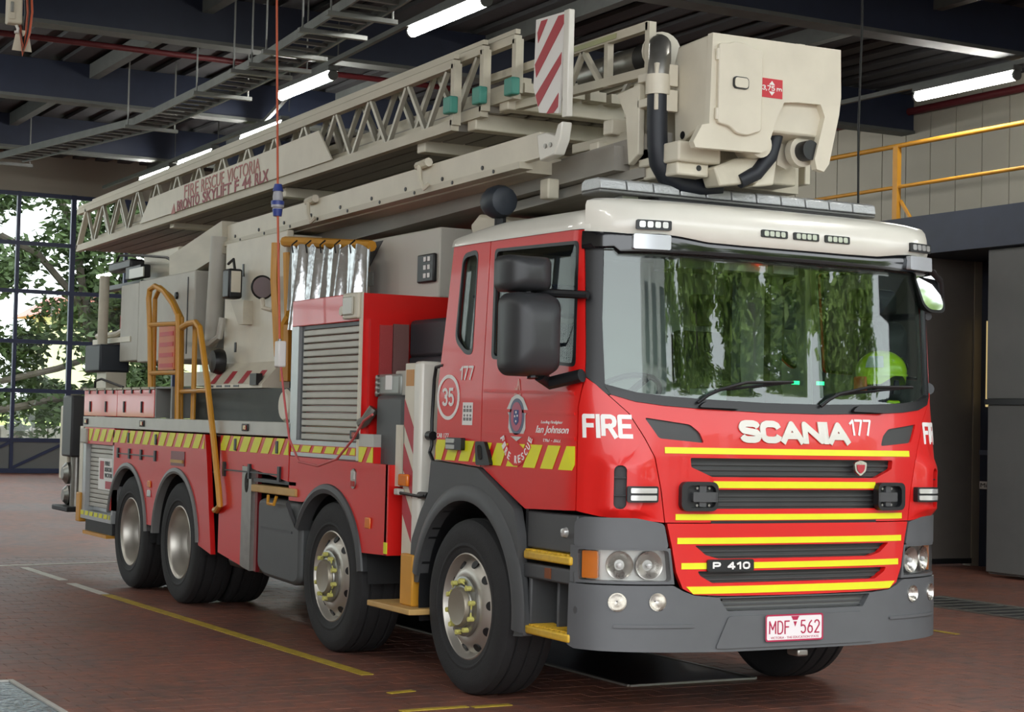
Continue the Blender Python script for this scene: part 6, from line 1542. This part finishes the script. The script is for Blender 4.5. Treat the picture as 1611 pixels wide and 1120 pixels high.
P('cage_fork', M().prism([(-.2, 3.02), (-.02, 3.04), (-.04, 2.90), (-.30, 2.86), (-.34, 2.96)], 'X', .98, 1.12), CREAM2, cg, .01)
P('cage_fork', M().prism([(.0, 3.0), (.10, 3.04), (.08, 2.90), (-.06, 2.88)], 'X', 1.0, 1.1), CREAM, cg, .01)
bx('cage_block', CREAM, cg, .70, 1.10, -.56, -.28, 2.98, 3.09, .012); bx('cage_block', CREAM, cg, .72, 1.06, -.54, -.33, 2.91, 2.985, .012)
P('block_hole', M().cyl((1.06, -.40, 2.955), (1.064, -.40, 2.955), .016, n=12), BLACK, cg)
P('side_hole', M().cyl((.985, -.458, 3.14), (.985, -.46, 3.14), .022, n=14), BLACK, cg)
bx('cage_mount', CREAM2, cg, .70, .95, -.2, .35, 2.93, 3.10, .01)
for z in (3.47, 3.33):
    bx('hinge_arm', CREAM, cg, .74, .93, -.60, -.50, z - .025, z + .025, .006); bx('hinge_flange', CREAM, cg, .92, .95, -.615, -.47, z - .06, z + .06, .004)
# ---- light bar on the cab roof
lbx = bx('light_bar', mat('bar_base_grey', (120, 120, 118), .4, metal=.4), T, .74, .93, -.95, .95, 2.795, 2.815, .008)
LB = mat('light_bar_lens', (176, 178, 178), .25, metal=.25, bump=.3, bscale=90)
for k in range(11):
    y = -.95 + k * 1.9 / 11
    P('light_module', M().prism([(.73, 2.815), (.94, 2.815), (.93, 2.865), (.90, 2.878), (.77, 2.878), (.74, 2.865)], 'Y', y + .004, y + 1.9 / 11 - .004), LB, lbx, .006)
for y in (-.72, .72): P('bar_foot', M().box(.80, .88, y - .05, y + .05, 2.70, 2.80), STEEL, lbx)
bx('bar_tray', CHASSIS, lbx, .70, .98, -.60, .80, 2.745, 2.79, .01)
# deck clutter between cab and roller cabinet
P('deck_disc', M().lathe([(.001, .02), (.10, .02), (.12, 0), (.10, -.02), (.001, -.02)], (onY(450, 638, -1.2).x, -1.2, onY(450, 638, -1.2).z), 'Y', 24, -1), CREAM, T, smooth=True)
P('disc_post', M().cyl((onY(450, 638, -1.2).x, -1.17, 1.515), (onY(450, 638, -1.2).x, -1.17, onY(450, 638, -1.2).z), .02, n=8), CREAM, T)

# ================================================================ HELMET on the dash
c = onX(1386, 585, 1.02)
hm = thing('helmet', 'lime yellow firefighter helmet resting behind the windscreen', 'helmet', (c.x, c.y, 1.66))
hz = c.z - 1.66
rows = []
for i in range(15):
    th = math.pi * .62 * i / 14
    row = []
    for k in range(32):
        ph = 2 * math.pi * k / 32; r = math.sin(th) if th < math.pi / 2 else 1 - .10 * (th - math.pi / 2)
        low = math.cos(th) if th < math.pi / 2 else -1.0 * math.sin(th - math.pi / 2) * 1.6
        fx = math.cos(ph)
        if low < -.1 and fx > .75: low = -.1 + (low + .1) * (1 - (fx - .75) * 3.4)
        row.append((.15 * r * fx * 1.08, .135 * r * math.sin(ph), hz + .125 * low))
    rows.append(row)
P('shell', M().grid(rows, True), LIME, hm, smooth=True, angle=60)
P('brim', M().grid([[(.163 * math.cos(a) * 1.02, .142 * math.sin(a), hz - .02 + z) for z in (.006, -.006)] for a in [math.radians(-75 + 150 * i / 20) for i in range(21)]]), LIME, hm, smooth=True)
for sg in (-1, 1):
    P('reflective_patch', M().grid([[(.166 * math.cos(a) * math.cos(e), .15 * math.sin(a) * math.cos(e), hz + .135 * math.sin(e)) for e in (.15, .35, .55, .7)] for a in [sg * math.radians(38 + 40 * i / 8) for i in range(9)]]), mat('reflective_grey', (190, 196, 196), .35), hm, smooth=True)
P('ear_flap', M().box(-.08, .03, -.14, -.12, hz - .12, hz - .03), mat('ear_flap_red', (206, 64, 30), .5), hm, .01)
P('chin_cup', M().box(.10, .13, -.05, .04, hz - .20, hz - .165), LIME, hm, .012)
P('helmet_front_clip', M().prism([(-.025, hz - .13), (.03, hz - .13), (.012, hz - .05), (-.01, hz - .05)], 'X', .125, .14), BLACK, hm)
P('stand', M().cyl((0, 0, 0), (0, 0, hz + .05), .05, n=14), INTERD, hm)
